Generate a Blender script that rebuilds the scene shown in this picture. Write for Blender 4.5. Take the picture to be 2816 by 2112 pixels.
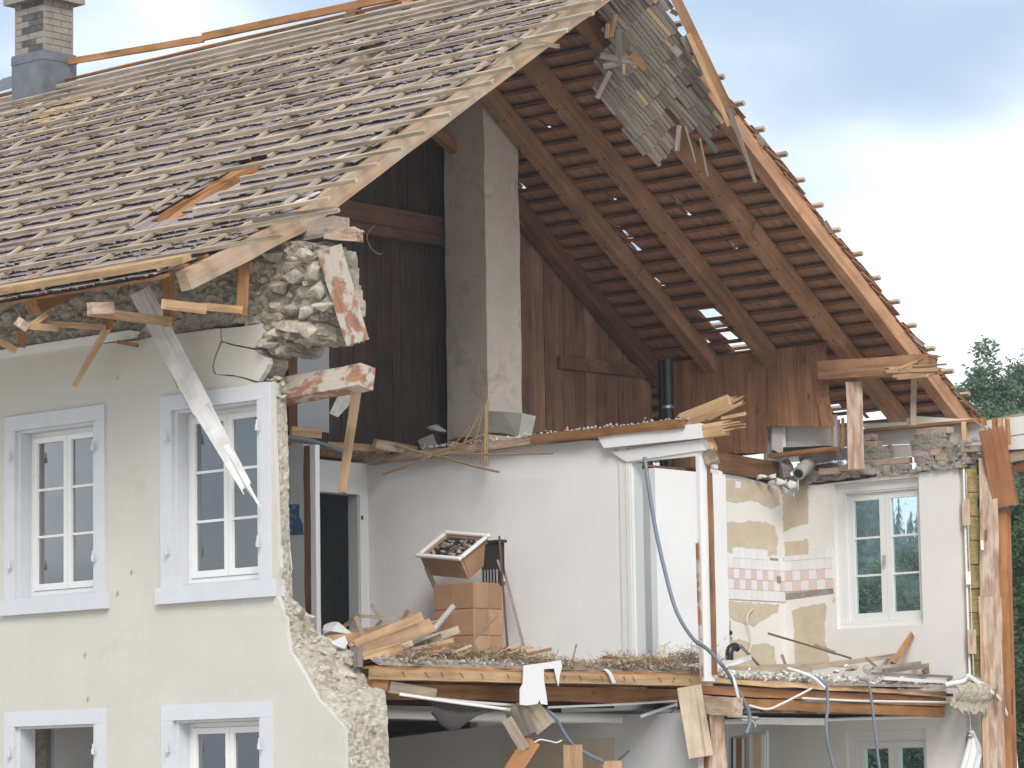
import bpy, bmesh, math, random
from mathutils import Vector as V, Matrix, noise
from mathutils.geometry import tessellate_polygon
random.seed(11)
R = math.radians
S = bpy.context.scene
COL = S.collection
for o in list(bpy.data.objects): bpy.data.objects.remove(o)

# ------------------------------------------------------------------ camera
FPX, AZ, PITCH, ROLL = 9195.0, R(41.59), R(6.972), R(.958)
CAM = V((19.3, -20.15, 1.6))
fw = V((-math.sin(AZ)*math.cos(PITCH), math.cos(AZ)*math.cos(PITCH), math.sin(PITCH)))
rt = V((math.cos(AZ), math.sin(AZ), 0)); up0 = rt.cross(fw)
rt, upv = math.cos(ROLL)*rt-math.sin(ROLL)*up0, math.sin(ROLL)*rt+math.cos(ROLL)*up0
cd = bpy.data.cameras.new('camera'); cam = bpy.data.objects.new('camera', cd); COL.objects.link(cam)
cd.sensor_width = 36; cd.lens = 36*FPX/2816; cd.clip_end = 5000; cd.clip_start = .5
cam.matrix_world = Matrix(((rt.x, upv.x, -fw.x, CAM.x), (rt.y, upv.y, -fw.y, CAM.y), (rt.z, upv.z, -fw.z, CAM.z), (0, 0, 0, 1)))
S.camera = cam
S.render.engine = 'CYCLES'
S.render.resolution_x, S.render.resolution_y = 1024, 768

# ------------------------------------------------------------------ world and sun: bright day, thin broken cloud
SUN_DIR = V((.62, -.56, .66)).normalized()
W = bpy.data.worlds.new('World'); S.world = W; W.use_nodes = True
nt = W.node_tree; nt.nodes.clear()
def wn(t, **k):
    n = nt.nodes.new(t)
    for a, b in k.items(): setattr(n, a, b)
    return n
out = wn('ShaderNodeOutputWorld'); bg = wn('ShaderNodeBackground'); bg.inputs[1].default_value = .098
sky = wn('ShaderNodeTexSky', sky_type='NISHITA', sun_disc=False)
sky.sun_elevation = math.asin(SUN_DIR.z); sky.sun_rotation = math.atan2(SUN_DIR.x, SUN_DIR.y)
sky.air_density = 1.0; sky.dust_density = 1.6; sky.ozone_density = 1.6
tc = wn('ShaderNodeTexCoord'); mp = wn('ShaderNodeMapping'); mp.inputs['Location'].default_value = (2.6, 1.95, .5)
mp.inputs['Scale'].default_value = (1, 1, 1.9)
nz = wn('ShaderNodeTexNoise'); nz.inputs['Scale'].default_value = 4.2; nz.inputs['Detail'].default_value = 6; nz.inputs['Roughness'].default_value = .40
cr = wn('ShaderNodeValToRGB'); cr.color_ramp.elements[0].position = .43; cr.color_ramp.elements[1].position = .70
cr.color_ramp.interpolation = 'EASE'
mx = wn('ShaderNodeMixRGB'); mx.inputs[2].default_value = (14.5, 14.6, 14.7, 1)
pale = wn('ShaderNodeMixRGB'); pale.inputs[0].default_value = .42; pale.inputs[2].default_value = (4.6, 5.5, 6.6, 1)
L = nt.links.new
L(tc.outputs['Generated'], mp.inputs[0]); L(mp.outputs[0], nz.inputs['Vector']); L(nz.outputs[0], cr.inputs[0])
L(sky.outputs[0], pale.inputs[1]); L(pale.outputs[0], mx.inputs[1]); L(cr.outputs[0], mx.inputs[0])
L(mx.outputs[0], bg.inputs[0]); L(bg.outputs[0], out.inputs[0])
sd = bpy.data.lights.new('sun', 'SUN'); sd.energy = 1.9; sd.angle = R(28); sd.color = (1, .97, .93)
sun = bpy.data.objects.new('sun', sd); COL.objects.link(sun)
sun.rotation_euler = SUN_DIR.to_track_quat('Z', 'Y').to_euler(); sun.location = (30, -30, 40)
vs = S.view_settings; vs.view_transform = 'Standard'; vs.look = 'None'; vs.gamma = 1; vs.exposure = 0.6; vs.use_curve_mapping = False

# ------------------------------------------------------------------ measuring helpers
def ray(x, y): return rt*((x-1408)/FPX) + upv*((1056-y)/FPX) + fw
def U(x, y, X=None, Y=None, Z=None):
    """the point of plane X=, Y= or Z= that stands at that place of the survey photograph"""
    d = ray(x, y)
    t = (X-CAM.x)/d.x if X is not None else (Y-CAM.y)/d.y if Y is not None else (Z-CAM.z)/d.z
    return CAM + d*t
def pix(p):
    d = V(p)-CAM; z = d.dot(fw)
    return 1408+FPX*d.dot(rt)/z, 1056-FPX*d.dot(upv)/z
def inside(pt, poly):
    x, y = pt; c = False; n = len(poly)
    for i in range(n):
        x0, y0 = poly[i]; x1, y1 = poly[i-1]
        if (y0 > y) != (y1 > y) and x < (x1-x0)*(y-y0)/(y1-y0)+x0: c = not c
    return c
def rnd(a, b): return random.uniform(a, b)

# ------------------------------------------------------------------ object helpers
def tag(o, label=None, cat=None, group=None, kind=None):
    if label: o['label'] = label
    if cat: o['category'] = cat
    if group: o['group'] = group
    if kind: o['kind'] = kind
    return o
def empty(name, loc=(0, 0, 0), label=None, cat=None, group=None):
    o = bpy.data.objects.new(name, None); COL.objects.link(o); o.location = loc; o.empty_display_size = .1
    return tag(o, label, cat, group)
class MB:
    def __init__(s): s.v = []; s.f = []; s.t = []
    def add(s, vs, fs, tone=.5):
        n = len(s.v); s.v += [tuple(p) for p in vs]; s.f += [tuple(i+n for i in q) for q in fs]; s.t += [tone]*len(fs)
    def box(s, c, ex, ey, ez, tone=.5, butt=None):
        c, ex, ey, ez = V(c), V(ex), V(ey), V(ez)
        s.add([c-ex-ey-ez, c+ex-ey-ez, c+ex+ey-ez, c-ex+ey-ez, c-ex-ey+ez, c+ex-ey+ez, c+ex+ey+ez, c-ex+ey+ez],
              [(3, 2, 1, 0), (4, 5, 6, 7), (0, 1, 5, 4), (1, 2, 6, 5), (2, 3, 7, 6), (3, 0, 4, 7)], tone)
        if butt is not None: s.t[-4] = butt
    def bx(s, x0, x1, y0, y1, z0, z1, tone=.5):
        s.box(((x0+x1)/2, (y0+y1)/2, (z0+z1)/2), ((x1-x0)/2, 0, 0), (0, (y1-y0)/2, 0), (0, 0, (z1-z0)/2), tone)
    def tube(s, pts, r, n=8, tone=.5):
        pts = [V(p) for p in pts]; m = len(pts); rs = r if isinstance(r, (list, tuple)) else [r]*m
        vs = []; prev = None
        for i, p in enumerate(pts):
            d = (pts[min(i+1, m-1)]-pts[max(i-1, 0)]).normalized()
            a = d.orthogonal().normalized() if prev is None else (prev-d*prev.dot(d)).normalized()
            prev = a; b = d.cross(a)
            vs += [p+(a*math.cos(k*2*math.pi/n)+b*math.sin(k*2*math.pi/n))*rs[i] for k in range(n)]
        fs = [(i*n+k, i*n+(k+1) % n, (i+1)*n+(k+1) % n, (i+1)*n+k) for i in range(m-1) for k in range(n)]
        fs += [tuple(range(n))[::-1], tuple(range((m-1)*n, m*n))]
        s.add(vs, fs, tone)
    def slab(s, pts, nrm, th, holes=(), tone=.5):
        """planar polygon (3-D points) with holes, thickened by th along -nrm"""
        nrm = V(nrm).normalized(); loops = [[V(p) for p in pts]]+[[V(p) for p in h] for h in holes]
        flat = [p for l in loops for p in l]; n = len(flat)
        a = nrm.orthogonal().normalized(); b = nrm.cross(a)
        tri = tessellate_polygon([[V((p.dot(a), p.dot(b), 0)) for p in l] for l in loops])
        fs = []
        for t in tri:
            t = tuple(t)
            if (flat[t[1]]-flat[t[0]]).cross(flat[t[2]]-flat[t[0]]).dot(nrm) < 0: t = t[::-1]
            fs.append(t); fs.append(tuple(i+n for i in t[::-1]))
        k = 0
        for li, l in enumerate(loops):
            m = len(l); area = sum((l[i]-l[0]).cross(l[(i+1) % m]-l[0]).dot(nrm) for i in range(m))
            ccw = (area > 0) == (li == 0)
            for i in range(m):
                j = (i+1) % m; q = (k+i, k+i+n, k+j+n, k+j)
                fs.append(q if ccw else q[::-1])
            k += m
        s.add(flat+[p-nrm*th for p in flat], fs, tone)
    def build(s, name, mat, parent=None, smooth=False, tones=False, **k):
        me = bpy.data.meshes.new(name); me.from_pydata(s.v, [], s.f); me.validate()
        if tones and len(me.polygons) == len(s.t):
            at = me.attributes.new('tone', 'FLOAT', 'FACE'); at.data.foreach_set('value', s.t)
        if smooth: me.polygons.foreach_set('use_smooth', [True]*len(me.polygons))
        me.materials.append(mat)
        o = bpy.data.objects.new(name, me); COL.objects.link(o); o.parent = parent
        return tag(o, **k)
def frame(p0, p1, face=None):
    p0, p1 = V(p0), V(p1); x = (p1-p0).normalized()
    f = V(face) if face is not None else CAM-(p0+p1)/2
    z = (f-x*f.dot(x)).normalized(); y = z.cross(x)
    return Matrix(((x.x, y.x, z.x, p0.x), (x.y, y.y, z.y, p0.y), (x.z, y.z, z.z, p0.z), (0, 0, 0, 1)))
def beam(name, p0, p1, w, t, mat, parent=None, face=None, s0=0, s1=0, bow=0, taper=1, rough=.002, tones=False, **k):
    """a timber from p0 to p1: w wide seen along face, t thick; s0/s1 = length of splinters torn out at the ends"""
    m = frame(p0, p1, face); Ln = (V(p1)-V(p0)).length
    b = MB(); n = max(2, min(14, int(Ln/.3)+1)); vs = []
    for i in range(n+1):
        u = i/n; x = Ln*u; q = 1+(taper-1)*u; bo = bow*math.sin(math.pi*u)
        for sy, sz in ((-1, -1), (1, -1), (1, 1), (-1, 1)):
            ex = 0
            if i == 0 and s0: ex = -rnd(0, .35)*s0
            if i == n and s1: ex = rnd(0, .35)*s1
            vs.append((x+ex, sy*w/2*q+rnd(-1, 1)*rough+bo, sz*t/2*q+rnd(-1, 1)*rough))
    fs = [(i*4+j, i*4+(j+1) % 4, i*4+4+(j+1) % 4, i*4+4+j) for i in range(n) for j in range(4)]
    fs += [(3, 2, 1, 0), (n*4, n*4+1, n*4+2, n*4+3)]
    b.add(vs, fs)
    for end, sl in ((0, s0), (1, s1)):
        if not sl: continue
        x0 = Ln*end; sg = 1 if end else -1; q = taper if end else 1
        cells = [(iy, iz) for iy in range(max(2, min(6, int(w/.022)))) for iz in range(max(1, min(4, int(t/.03))))]
        ny = max(c[0] for c in cells)+1; nzc = max(c[1] for c in cells)+1
        for iy, iz in cells:
            if random.random() < .25: continue
            cy = (iy+.5)/ny*w*q-w*q/2; cz = (iz+.5)/nzc*t*q-t*q/2; hy = w*q/ny*.5; hz = t*q/nzc*.5; l = sl*rnd(.15, 1)**1.3
            dy, dz = rnd(-.1, .1)*l, rnd(-.1, .1)*l; e = rnd(.05, .4)
            a = [(x0-sg*.03, cy+i*hy, cz+j*hz) for i, j in ((-1, -1), (1, -1), (1, 1), (-1, 1))]
            c = [(x0+sg*l*rnd(.85, 1.1), cy+dy+i*hy*e, cz+dz+j*hz*e) for i, j in ((-1, -1), (1, -1), (1, 1), (-1, 1))]
            f = [(0, 1, 5, 4), (1, 2, 6, 5), (2, 3, 7, 6), (3, 0, 4, 7), (4, 5, 6, 7), (3, 2, 1, 0)]
            b.add(a+c, f if end else [q[::-1] for q in f])
    o = b.build(name, mat, parent, tones=tones, **k); o.matrix_basis = m
    return o
def spline(pts, n=8):
    pts = [V(p) for p in pts]; P = [pts[0]*2-pts[1]]+pts+[pts[-1]*2-pts[-2]]; o = []
    for i in range(1, len(P)-2):
        a, b, c, d = P[i-1:i+3]
        for j in range(n):
            t = j/n; o.append(.5*((2*b)+(c-a)*t+(2*a-5*b+4*c-d)*t*t+(3*b-a-3*c+d)*t**3))
    return o+[pts[-1]]
def cable(name, pts, r, mat, parent=None, **k):
    b = MB(); b.tube(spline(pts), r, 8); return b.build(name, mat, parent, smooth=True, **k)
def fbm(p, o=3):
    s, a = 0, 1
    for i in range(o): s += a*noise.noise(p); p = p*2.03+V((7.1, 3.3, 1.7)); a *= .5
    return s
def stone_bm(size, seed, sub=2, amp=.28):
    bm = bmesh.new(); bmesh.ops.create_icosphere(bm, subdivisions=sub, radius=1)
    off = V((seed*13.7, seed*5.1, seed*2.3))
    for v in bm.verts:
        p = v.co.copy(); k = 1+amp*fbm(p*1.1+off, 3)+(.06*fbm(p*5.3+off, 3) if sub > 2 else .04*fbm(p*3.1+off, 2))
        # chop planes off so that it reads as broken stone
        for j in range(11):
            d = V((math.sin(seed*3.1+j*2.399), math.cos(seed*2.3+j*1.31), math.sin(j*1.7+seed*1.9))).normalized()
            h = p.dot(d)*k; lim = .50+.16*math.sin(seed*1.3+j*2.2)
            if h > lim: p = p-d*(h-lim)/k*.97
        v.co = V((p.x*k*size[0], p.y*k*size[1], p.z*k*size[2]))
    return bm
def stone(name, loc, size, mat, parent=None, rot=None, sub=2, amp=.28, **k):
    bm = stone_bm(size, random.random()*50, sub, amp); me = bpy.data.meshes.new(name); bm.to_mesh(me); bm.free()
    me.materials.append(mat); o = bpy.data.objects.new(name, me); COL.objects.link(o); o.parent = parent; o.location = loc
    o.rotation_euler = rot if rot else (rnd(-.4, .4), rnd(-.4, .4), rnd(0, 3))
    return tag(o, **k)
def sheet(name, grid, mat, th, parent=None, smooth=True, **k):
    """grid of points (rows) thickened"""
    b = MB(); r, c = len(grid), len(grid[0]); P = [[V(p) for p in q] for q in grid]
    vs = [p for q in P for p in q]; nn = []
    for i in range(r):
        for j in range(c):
            du = P[min(i+1, r-1)][j]-P[max(i-1, 0)][j]; dv = P[i][min(j+1, c-1)]-P[i][max(j-1, 0)]
            nn.append(du.cross(dv).normalized())
    n = r*c; vs2 = [p+q*th for p, q in zip(vs, nn)]
    fs = []
    for i in range(r-1):
        for j in range(c-1):
            q = (i*c+j, i*c+j+1, (i+1)*c+j+1, (i+1)*c+j); fs.append(q); fs.append(tuple(x+n for x in q[::-1]))
    ed = [i*c for i in range(r)]+[(r-1)*c+j for j in range(1, c)]+[i*c+c-1 for i in range(r-2, -1, -1)]+[j for j in range(c-2, 0, -1)]
    for i in range(len(ed)): a, d = ed[i], ed[(i+1) % len(ed)]; fs.append((a, d, d+n, a+n))
    b.add(vs+vs2, fs); return b.build(name, mat, parent, smooth=smooth, **k)
def rowgrid(a, b, n):
    """two polylines with the same number of points -> grid of n rows between them"""
    return [[V(p).lerp(V(q), i/(n-1)) for p, q in zip(a, b)] for i in range(n)]

# ------------------------------------------------------------------ materials
MATS = {}
def mat(name):
    m = bpy.data.materials.new(name); m.use_nodes = True; n = m.node_tree; MATS[name] = m
    b = n.nodes['Principled BSDF']; return m, n, b
def nd(n, t, **k):
    x = n.nodes.new(t)
    for a, b in k.items():
        if a in x.inputs.keys(): x.inputs[a].default_value = b
        else: setattr(x, a, b)
    return x
def ramp(n, stops, inp):
    r = n.nodes.new('ShaderNodeValToRGB'); e = r.color_ramp.elements
    while len(e) < len(stops): e.new(.5)
    for i, (p, c) in enumerate(stops): e[i].position = p; e[i].color = (*c, 1)
    n.links.new(inp, r.inputs[0]); return r
def mix(n, fac, a, b, mode='MIX'):
    x = n.nodes.new('ShaderNodeMixRGB'); x.blend_type = mode
    for i, s in ((0, fac), (1, a), (2, b)):
        if isinstance(s, (int, float)): x.inputs[i].default_value = s
        elif isinstance(s, tuple): x.inputs[i].default_value = (*s, 1)
        else: n.links.new(s, x.inputs[i])
    return x.outputs[0]
def bump(n, b, h, st, dist=.01):
    x = nd(n, 'ShaderNodeBump', Strength=st, Distance=dist); n.links.new(h, x.inputs['Height']); n.links.new(x.outputs[0], b.inputs['Normal'])
def objcoord(n, sc=(1, 1, 1), rand=True):
    tc = n.nodes.new('ShaderNodeTexCoord'); mp = n.nodes.new('ShaderNodeMapping'); mp.inputs['Scale'].default_value = sc
    n.links.new(tc.outputs['Object'], mp.inputs[0])
    if rand:
        oi = n.nodes.new('ShaderNodeObjectInfo'); mu = nd(n, 'ShaderNodeMath', operation='MULTIPLY'); mu.inputs[1].default_value = 37
        n.links.new(oi.outputs['Random'], mu.inputs[0]); n.links.new(mu.outputs[0], mp.inputs['Location'])
        return mp.outputs[0], oi.outputs['Random']
    return mp.outputs[0], None
def wood(name, dark, light, rough=.75, grain=1.0, var=.25, axis=0, knots=.5, stain=None, stain_amt=.5):
    m, n, b = mat(name); sc = [14*grain]*3; sc[axis] = .7*grain
    co, rd = objcoord(n, tuple(sc))
    n1 = nd(n, 'ShaderNodeTexNoise', Scale=1.6, Detail=6, Roughness=.62, Distortion=.6); n.links.new(co, n1.inputs['Vector'])
    r = ramp(n, [(.30, tuple(a*.72 for a in dark)), (.48, tuple((a+c)/2 for a, c in zip(dark, light))), (.68, light)], n1.outputs[0])
    co2, _ = objcoord(n, (2.2, 2.2, 2.2)); n2 = nd(n, 'ShaderNodeTexNoise', Scale=1.4, Detail=4); n.links.new(co2, n2.inputs['Vector'])
    c = r.outputs[0]
    if stain: c = mix(n, ramp(n, [(.45, (0, 0, 0)), (.62, (stain_amt,)*3)], n2.outputs[0]).outputs[0], c, stain)
    else: c = mix(n, .7, c, ramp(n, [(.3, (.58, .55, .53)), (.7, (1.12, 1.1, 1.08))], n2.outputs[0]).outputs[0], 'MULTIPLY')
    if knots:
        sk = [5.0]*3; sk[axis] = 2.2; co3, _ = objcoord(n, tuple(sk))
        vo = nd(n, 'ShaderNodeTexVoronoi', Scale=1.0); n.links.new(co3, vo.inputs['Vector'])
        c = mix(n, ramp(n, [(.05, (knots,)*3), (.13, (0, 0, 0))], vo.outputs['Distance']).outputs[0], c, tuple(x*.4 for x in dark))
    vv = ramp(n, [(0, (1-var,)*3), (1, (1+var*.5, 1+var*.45, 1+var*.4))], rd)
    c = mix(n, 1.0, c, vv.outputs[0], 'MULTIPLY')
    n.links.new(c, b.inputs['Base Color']); b.inputs['Roughness'].default_value = rough; b.inputs['Specular IOR Level'].default_value = .25
    bump(n, b, n1.outputs[0], .35, .004)
    return m
def plaster(name, base, alt, scale=3.0, bumpst=.3, fine=160, rough=.9, dirt=None, dirt_lo=.6, dirt_sc=1.1):
    m, n, b = mat(name); co, _ = objcoord(n, rand=False)
    n1 = nd(n, 'ShaderNodeTexNoise', Scale=scale, Detail=6, Roughness=.6); n.links.new(co, n1.inputs['Vector'])
    n2 = nd(n, 'ShaderNodeTexNoise', Scale=fine, Detail=3); n.links.new(co, n2.inputs['Vector'])
    c = ramp(n, [(.35, base), (.68, alt)], n1.outputs[0]).outputs[0]
    if dirt:
        n3 = nd(n, 'ShaderNodeTexNoise', Scale=dirt_sc, Detail=8, Roughness=.7, Distortion=.4); n.links.new(co, n3.inputs['Vector'])
        c = mix(n, ramp(n, [(dirt_lo, (0, 0, 0)), (dirt_lo+.14, (.8, .8, .8))], n3.outputs[0]).outputs[0], c, dirt)
    c = mix(n, .22, c, ramp(n, [(.3, (.7, .7, .7)), (.7, (1.1, 1.1, 1.1))], n2.outputs[0]).outputs[0], 'MULTIPLY')
    n.links.new(c, b.inputs['Base Color']); b.inputs['Roughness'].default_value = rough; b.inputs['Specular IOR Level'].default_value = .15
    if bumpst >= .7:
        n4 = nd(n, 'ShaderNodeTexNoise', Scale=22, Detail=8, Roughness=.72); n.links.new(co, n4.inputs['Vector']); bump(n, b, n4.outputs[0], 1.0, .045)
        c2 = mix(n, .55, c, ramp(n, [(.32, (.42, .40, .38)), (.6, (1.12, 1.12, 1.12))], n4.outputs[0]).outputs[0], 'MULTIPLY'); n.links.new(c2, b.inputs['Base Color'])
    else: bump(n, b, n2.outputs[0], bumpst, .006)
    return m
def plain(name, col, rough=.6, metal=0, var=.0, nscale=20, namt=.15):
    m, n, b = mat(name); co, rd = objcoord(n)
    n1 = nd(n, 'ShaderNodeTexNoise', Scale=nscale, Detail=4); n.links.new(co, n1.inputs['Vector'])
    c = mix(n, namt*2, col, ramp(n, [(.3, (.6, .6, .6)), (.7, (1.15, 1.15, 1.15))], n1.outputs[0]).outputs[0], 'MULTIPLY')
    if var: c = mix(n, 1.0, c, ramp(n, [(0, (1-var,)*3), (1, (1+var*.5,)*3)], rd).outputs[0], 'MULTIPLY')
    n.links.new(c, b.inputs['Base Color']); b.inputs['Roughness'].default_value = rough; b.inputs['Metallic'].default_value = metal
    return m
def toned(name, stops, rough=.85, nscale=40, grain_axis=None, namt=.3, bst=.3):
    """colour from the per-piece tone attribute"""
    m, n, b = mat(name); at = nd(n, 'ShaderNodeAttribute', attribute_name='tone'); tcn = n.nodes.new('ShaderNodeTexCoord')
    r = ramp(n, stops, at.outputs['Fac']); mp = n.nodes.new('ShaderNodeMapping')
    sc = [1, 1, 1]
    if grain_axis is not None: sc = [1.6, .10, .10]
    mp.inputs['Scale'].default_value = sc; n.links.new(tcn.outputs['Object'], mp.inputs[0])
    n1 = nd(n, 'ShaderNodeTexNoise', Scale=nscale, Detail=5, Roughness=.65); n.links.new(mp.outputs[0], n1.inputs['Vector'])
    c = mix(n, namt*2, r.outputs[0], ramp(n, [(.3, (.5, .5, .5)), (.7, (1.2, 1.2, 1.2))], n1.outputs[0]).outputs[0], 'MULTIPLY')
    n.links.new(c, b.inputs['Base Color']); b.inputs['Roughness'].default_value = rough; b.inputs['Specular IOR Level'].default_value = .2
    bump(n, b, n1.outputs[0], bst, .006); return m
def chipped(name, paint, under, lo=.5, scale=6, st=(1, 1, 1), soft=.02):
    m, n, b = mat(name); co, rd = objcoord(n, st)
    n1 = nd(n, 'ShaderNodeTexNoise', Scale=scale, Detail=5, Roughness=.55, Distortion=.3); n.links.new(co, n1.inputs['Vector'])
    co2, _ = objcoord(n, (1, 16, 16)); n2 = nd(n, 'ShaderNodeTexNoise', Scale=2, Detail=5); n.links.new(co2, n2.inputs['Vector'])
    u = mix(n, .7, under, ramp(n, [(.3, (.45, .45, .45)), (.7, (1.2, 1.2, 1.2))], n2.outputs[0]).outputs[0], 'MULTIPLY')
    p = mix(n, .3, paint, ramp(n, [(.3, (.7, .7, .7)), (.7, (1.05, 1.05, 1.05))], n2.outputs[0]).outputs[0], 'MULTIPLY')
    f = ramp(n, [(lo-soft, (0, 0, 0)), (lo+soft, (1, 1, 1))], n1.outputs[0])
    n.links.new(mix(n, f.outputs[0], u, p), b.inputs['Base Color']); b.inputs['Roughness'].default_value = .8
    bump(n, b, f.outputs[0], .4, .004); return m
def glass(name, tint=(.8, .88, .88), refl=1.0):
    m = bpy.data.materials.new(name); m.use_nodes = True; n = m.node_tree; n.nodes.clear(); MATS[name] = m
    o = n.nodes.new('ShaderNodeOutputMaterial'); t = n.nodes.new('ShaderNodeBsdfTransparent'); t.inputs[0].default_value = (*tint, 1)
    g = n.nodes.new('ShaderNodeBsdfGlossy'); g.inputs['Roughness'].default_value = .01; fr = n.nodes.new('ShaderNodeFresnel'); fr.inputs[0].default_value = 1.5
    mu = nd(n, 'ShaderNodeMath', operation='MULTIPLY'); mu.inputs[1].default_value = refl; mu.use_clamp = True
    x = n.nodes.new('ShaderNodeMixShader'); n.links.new(fr.outputs[0], mu.inputs[0]); n.links.new(mu.outputs[0], x.inputs[0])
    n.links.new(t.outputs[0], x.inputs[1]); n.links.new(g.outputs[0], x.inputs[2]); n.links.new(x.outputs[0], o.inputs[0]); return m
def leafmat(name, dark, light):
    m, n, b = mat(name); at = nd(n, 'ShaderNodeAttribute', attribute_name='tone')
    r = ramp(n, [(0, dark), (1, light)], at.outputs['Fac']); n.links.new(r.outputs[0], b.inputs['Base Color'])
    b.inputs['Roughness'].default_value = .6; b.inputs['Specular IOR Level'].default_value = .2
    tr = n.nodes.new('ShaderNodeBsdfTranslucent'); n.links.new(r.outputs[0], tr.inputs[0]); x = n.nodes.new('ShaderNodeMixShader'); x.inputs[0].default_value = .42
    o = n.nodes['Material Output']; n.links.new(b.outputs[0], x.inputs[1]); n.links.new(tr.outputs[0], x.inputs[2]); n.links.new(x.outputs[0], o.inputs[0]); return m

CREAM = plaster('cream_render', (.53, .512, .452), (.58, .562, .50), 1.3, .6, 120, dirt=(.49, .465, .40), dirt_lo=.56)
BLUE = plaster('blue_grey_stone_paint', (.55, .56, .585), (.59, .60, .625), 4, .15, 90, dirt=(.42, .42, .42), dirt_lo=.68)
WHITEP = plaster('white_wall_plaster', (.76, .76, .755), (.80, .80, .795), 2, .12, 120)
GREYP = plaster('grey_wall_plaster', (.50, .52, .52), (.56, .57, .57), 1.5, .12, 120)
OFFW = plaster('off_white_wall_plaster', (.72, .70, .66), (.77, .75, .71), 2, .12, 120)
BEIGE = plaster('beige_bare_wall', (.52, .44, .32), (.60, .52, .39), 5, .2, 90)
SHAFT = plaster('mottled_shaft_plaster', (.52, .46, .40), (.61, .55, .475), 2.6, .35, 70, dirt=(.38, .30, .235), dirt_lo=.52, dirt_sc=2.6)
RUBBLE = plaster('lime_rubble_core', (.40, .355, .285), (.60, .54, .44), 9, 1.0, 40, dirt=(.28, .245, .20), dirt_lo=.55)
RUBBLE_L = plaster('pale_limestone_break', (.56, .51, .41), (.72, .67, .56), 7, 1.0, 40, dirt=(.38, .35, .31), dirt_lo=.58)
STONE = plaster('limestone', (.56, .49, .38), (.70, .63, .51), 6, .7, 45, dirt=(.36, .32, .27), dirt_lo=.56)
CONC = plaster('grey_concrete', (.32, .32, .29), (.42, .41, .37), 5, .5, 60, dirt=(.2, .2, .18))
MORTAR = plaster('old_mortar', (.38, .34, .29), (.48, .43, .37), 8, .8, 50)
BATTEN = wood('fresh_batten_wood', (.37, .30, .215), (.55, .46, .345), .8, 1, .22, knots=.3)
FRESH = wood('fresh_yellow_wood', (.46, .27, .13), (.63, .43, .25), .75, 1, .2, knots=.3)
ORANGE = wood('orange_old_wood', (.28, .13, .045), (.42, .21, .085), .75, 1, .25)
BROWN = wood('brown_attic_wood', (.17, .085, .045), (.28, .145, .078), .75, 1, .3)
RAFTER = wood('rafter_wood', (.35, .185, .098), (.50, .285, .16), .75, .8, .2, knots=.6)
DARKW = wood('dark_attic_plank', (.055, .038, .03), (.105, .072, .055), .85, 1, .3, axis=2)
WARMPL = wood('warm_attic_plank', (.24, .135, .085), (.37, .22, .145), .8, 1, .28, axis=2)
KNEE = wood('knee_wall_plank', (.32, .155, .08), (.46, .245, .135), .7, .7, .22, axis=2, knots=.7)
GREYW = wood('weathered_grey_wood', (.22, .185, .155), (.37, .32, .28), .9, 1, .25, knots=.2)
WHITEW = wood('white_painted_board', (.56, .55, .53), (.70, .69, .67), .7, 1, .1, knots=0, stain=(.40, .38, .35), stain_amt=.7)
RAKEW = wood('pale_rake_rafter', (.30, .195, .12), (.45, .315, .205), .8, .8, .12, knots=.3, stain=(.42, .36, .30), stain_amt=.5)
CHIP = chipped('chipped_whitewash_on_red_wood', (.45, .40, .34), (.33, .165, .095), .49, 6, (1, 1.4, 1.4), .04)
CHIP2 = chipped('worn_whitewash_on_brown_wood', (.52, .41, .32), (.37, .23, .15), .50, 6, (.6, 3, 3), .12)
TAN = wood('tan_torn_wood', (.34, .205, .115), (.50, .325, .195), .8, 1, .2, knots=.3)
REDBOARD = wood('red_brown_board', (.28, .115, .05), (.38, .17, .08), .6, .6, .1)
PAINTW = plain('white_gloss_paint', (.74, .74, .72), .45, namt=.04)
PANEW = plain('white_sash_paint', (.72, .72, .70), .4, namt=.04)
PAPER = plain('torn_white_lining_paper', (.66, .66, .645), .8, namt=.04)
CORD = plain('grey_cable', (.16, .19, .23), .55, namt=.05)
CORDW = plain('white_cable', (.66, .64, .60), .5, namt=.05)
BLACKP = plain('black_pipe', (.012, .012, .014), .35, namt=.1)
STEEL = plain('galvanised_steel', (.5, .5, .5), .4, .8)
IRONW = plain('painted_iron_pintle', (.55, .55, .56), .5)
LEAD = plain('lead_flashing', (.17, .18, .20), .55, .3, nscale=6, namt=.3)
FELT = plain('dark_roofing_felt', (.085, .08, .075), .9, nscale=8, namt=.25)
TILEW = plain('white_wall_tile', (.74, .73, .72), .25, var=.05, namt=.03)
TILEP = plain('pink_wall_tile', (.68, .52, .49), .25, var=.06, namt=.05)
STOVE = plain('brown_stove_ceramic', (.42, .24, .135), .35, var=.25, nscale=9, namt=.18)
STOVEJ = plain('stove_joint', (.42, .30, .19), .8)
SOOT_SHADE = plain('soot_shade_black', (.02, .018, .016), .8)
BRICK = plaster('dusty_brick', (.38, .25, .18), (.46, .34, .26), 9, .6, 60, dirt=(.50, .45, .39), dirt_lo=.46)
TIE = wood('dark_tie_beam_wood', (.10, .05, .033), (.17, .09, .06), .8, .8, .15)
CHMORT = plaster('chimney_mortar', (.30, .275, .235), (.36, .33, .28), 8, .5, 60)
CHBRICK = plaster('pale_chimney_brick', (.23, .205, .17), (.32, .285, .24), 8, .6, 60, dirt=(.14, .13, .12), dirt_lo=.6)
CHDARK = plaster('dark_chimney_brick', (.07, .07, .07), (.14, .13, .125), 8, .5, 60)
INSUL = plaster('yellow_mineral_wool', (.50, .38, .12), (.60, .50, .24), 9, 1.0, 60, dirt=(.30, .27, .19), dirt_lo=.55)
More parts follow.
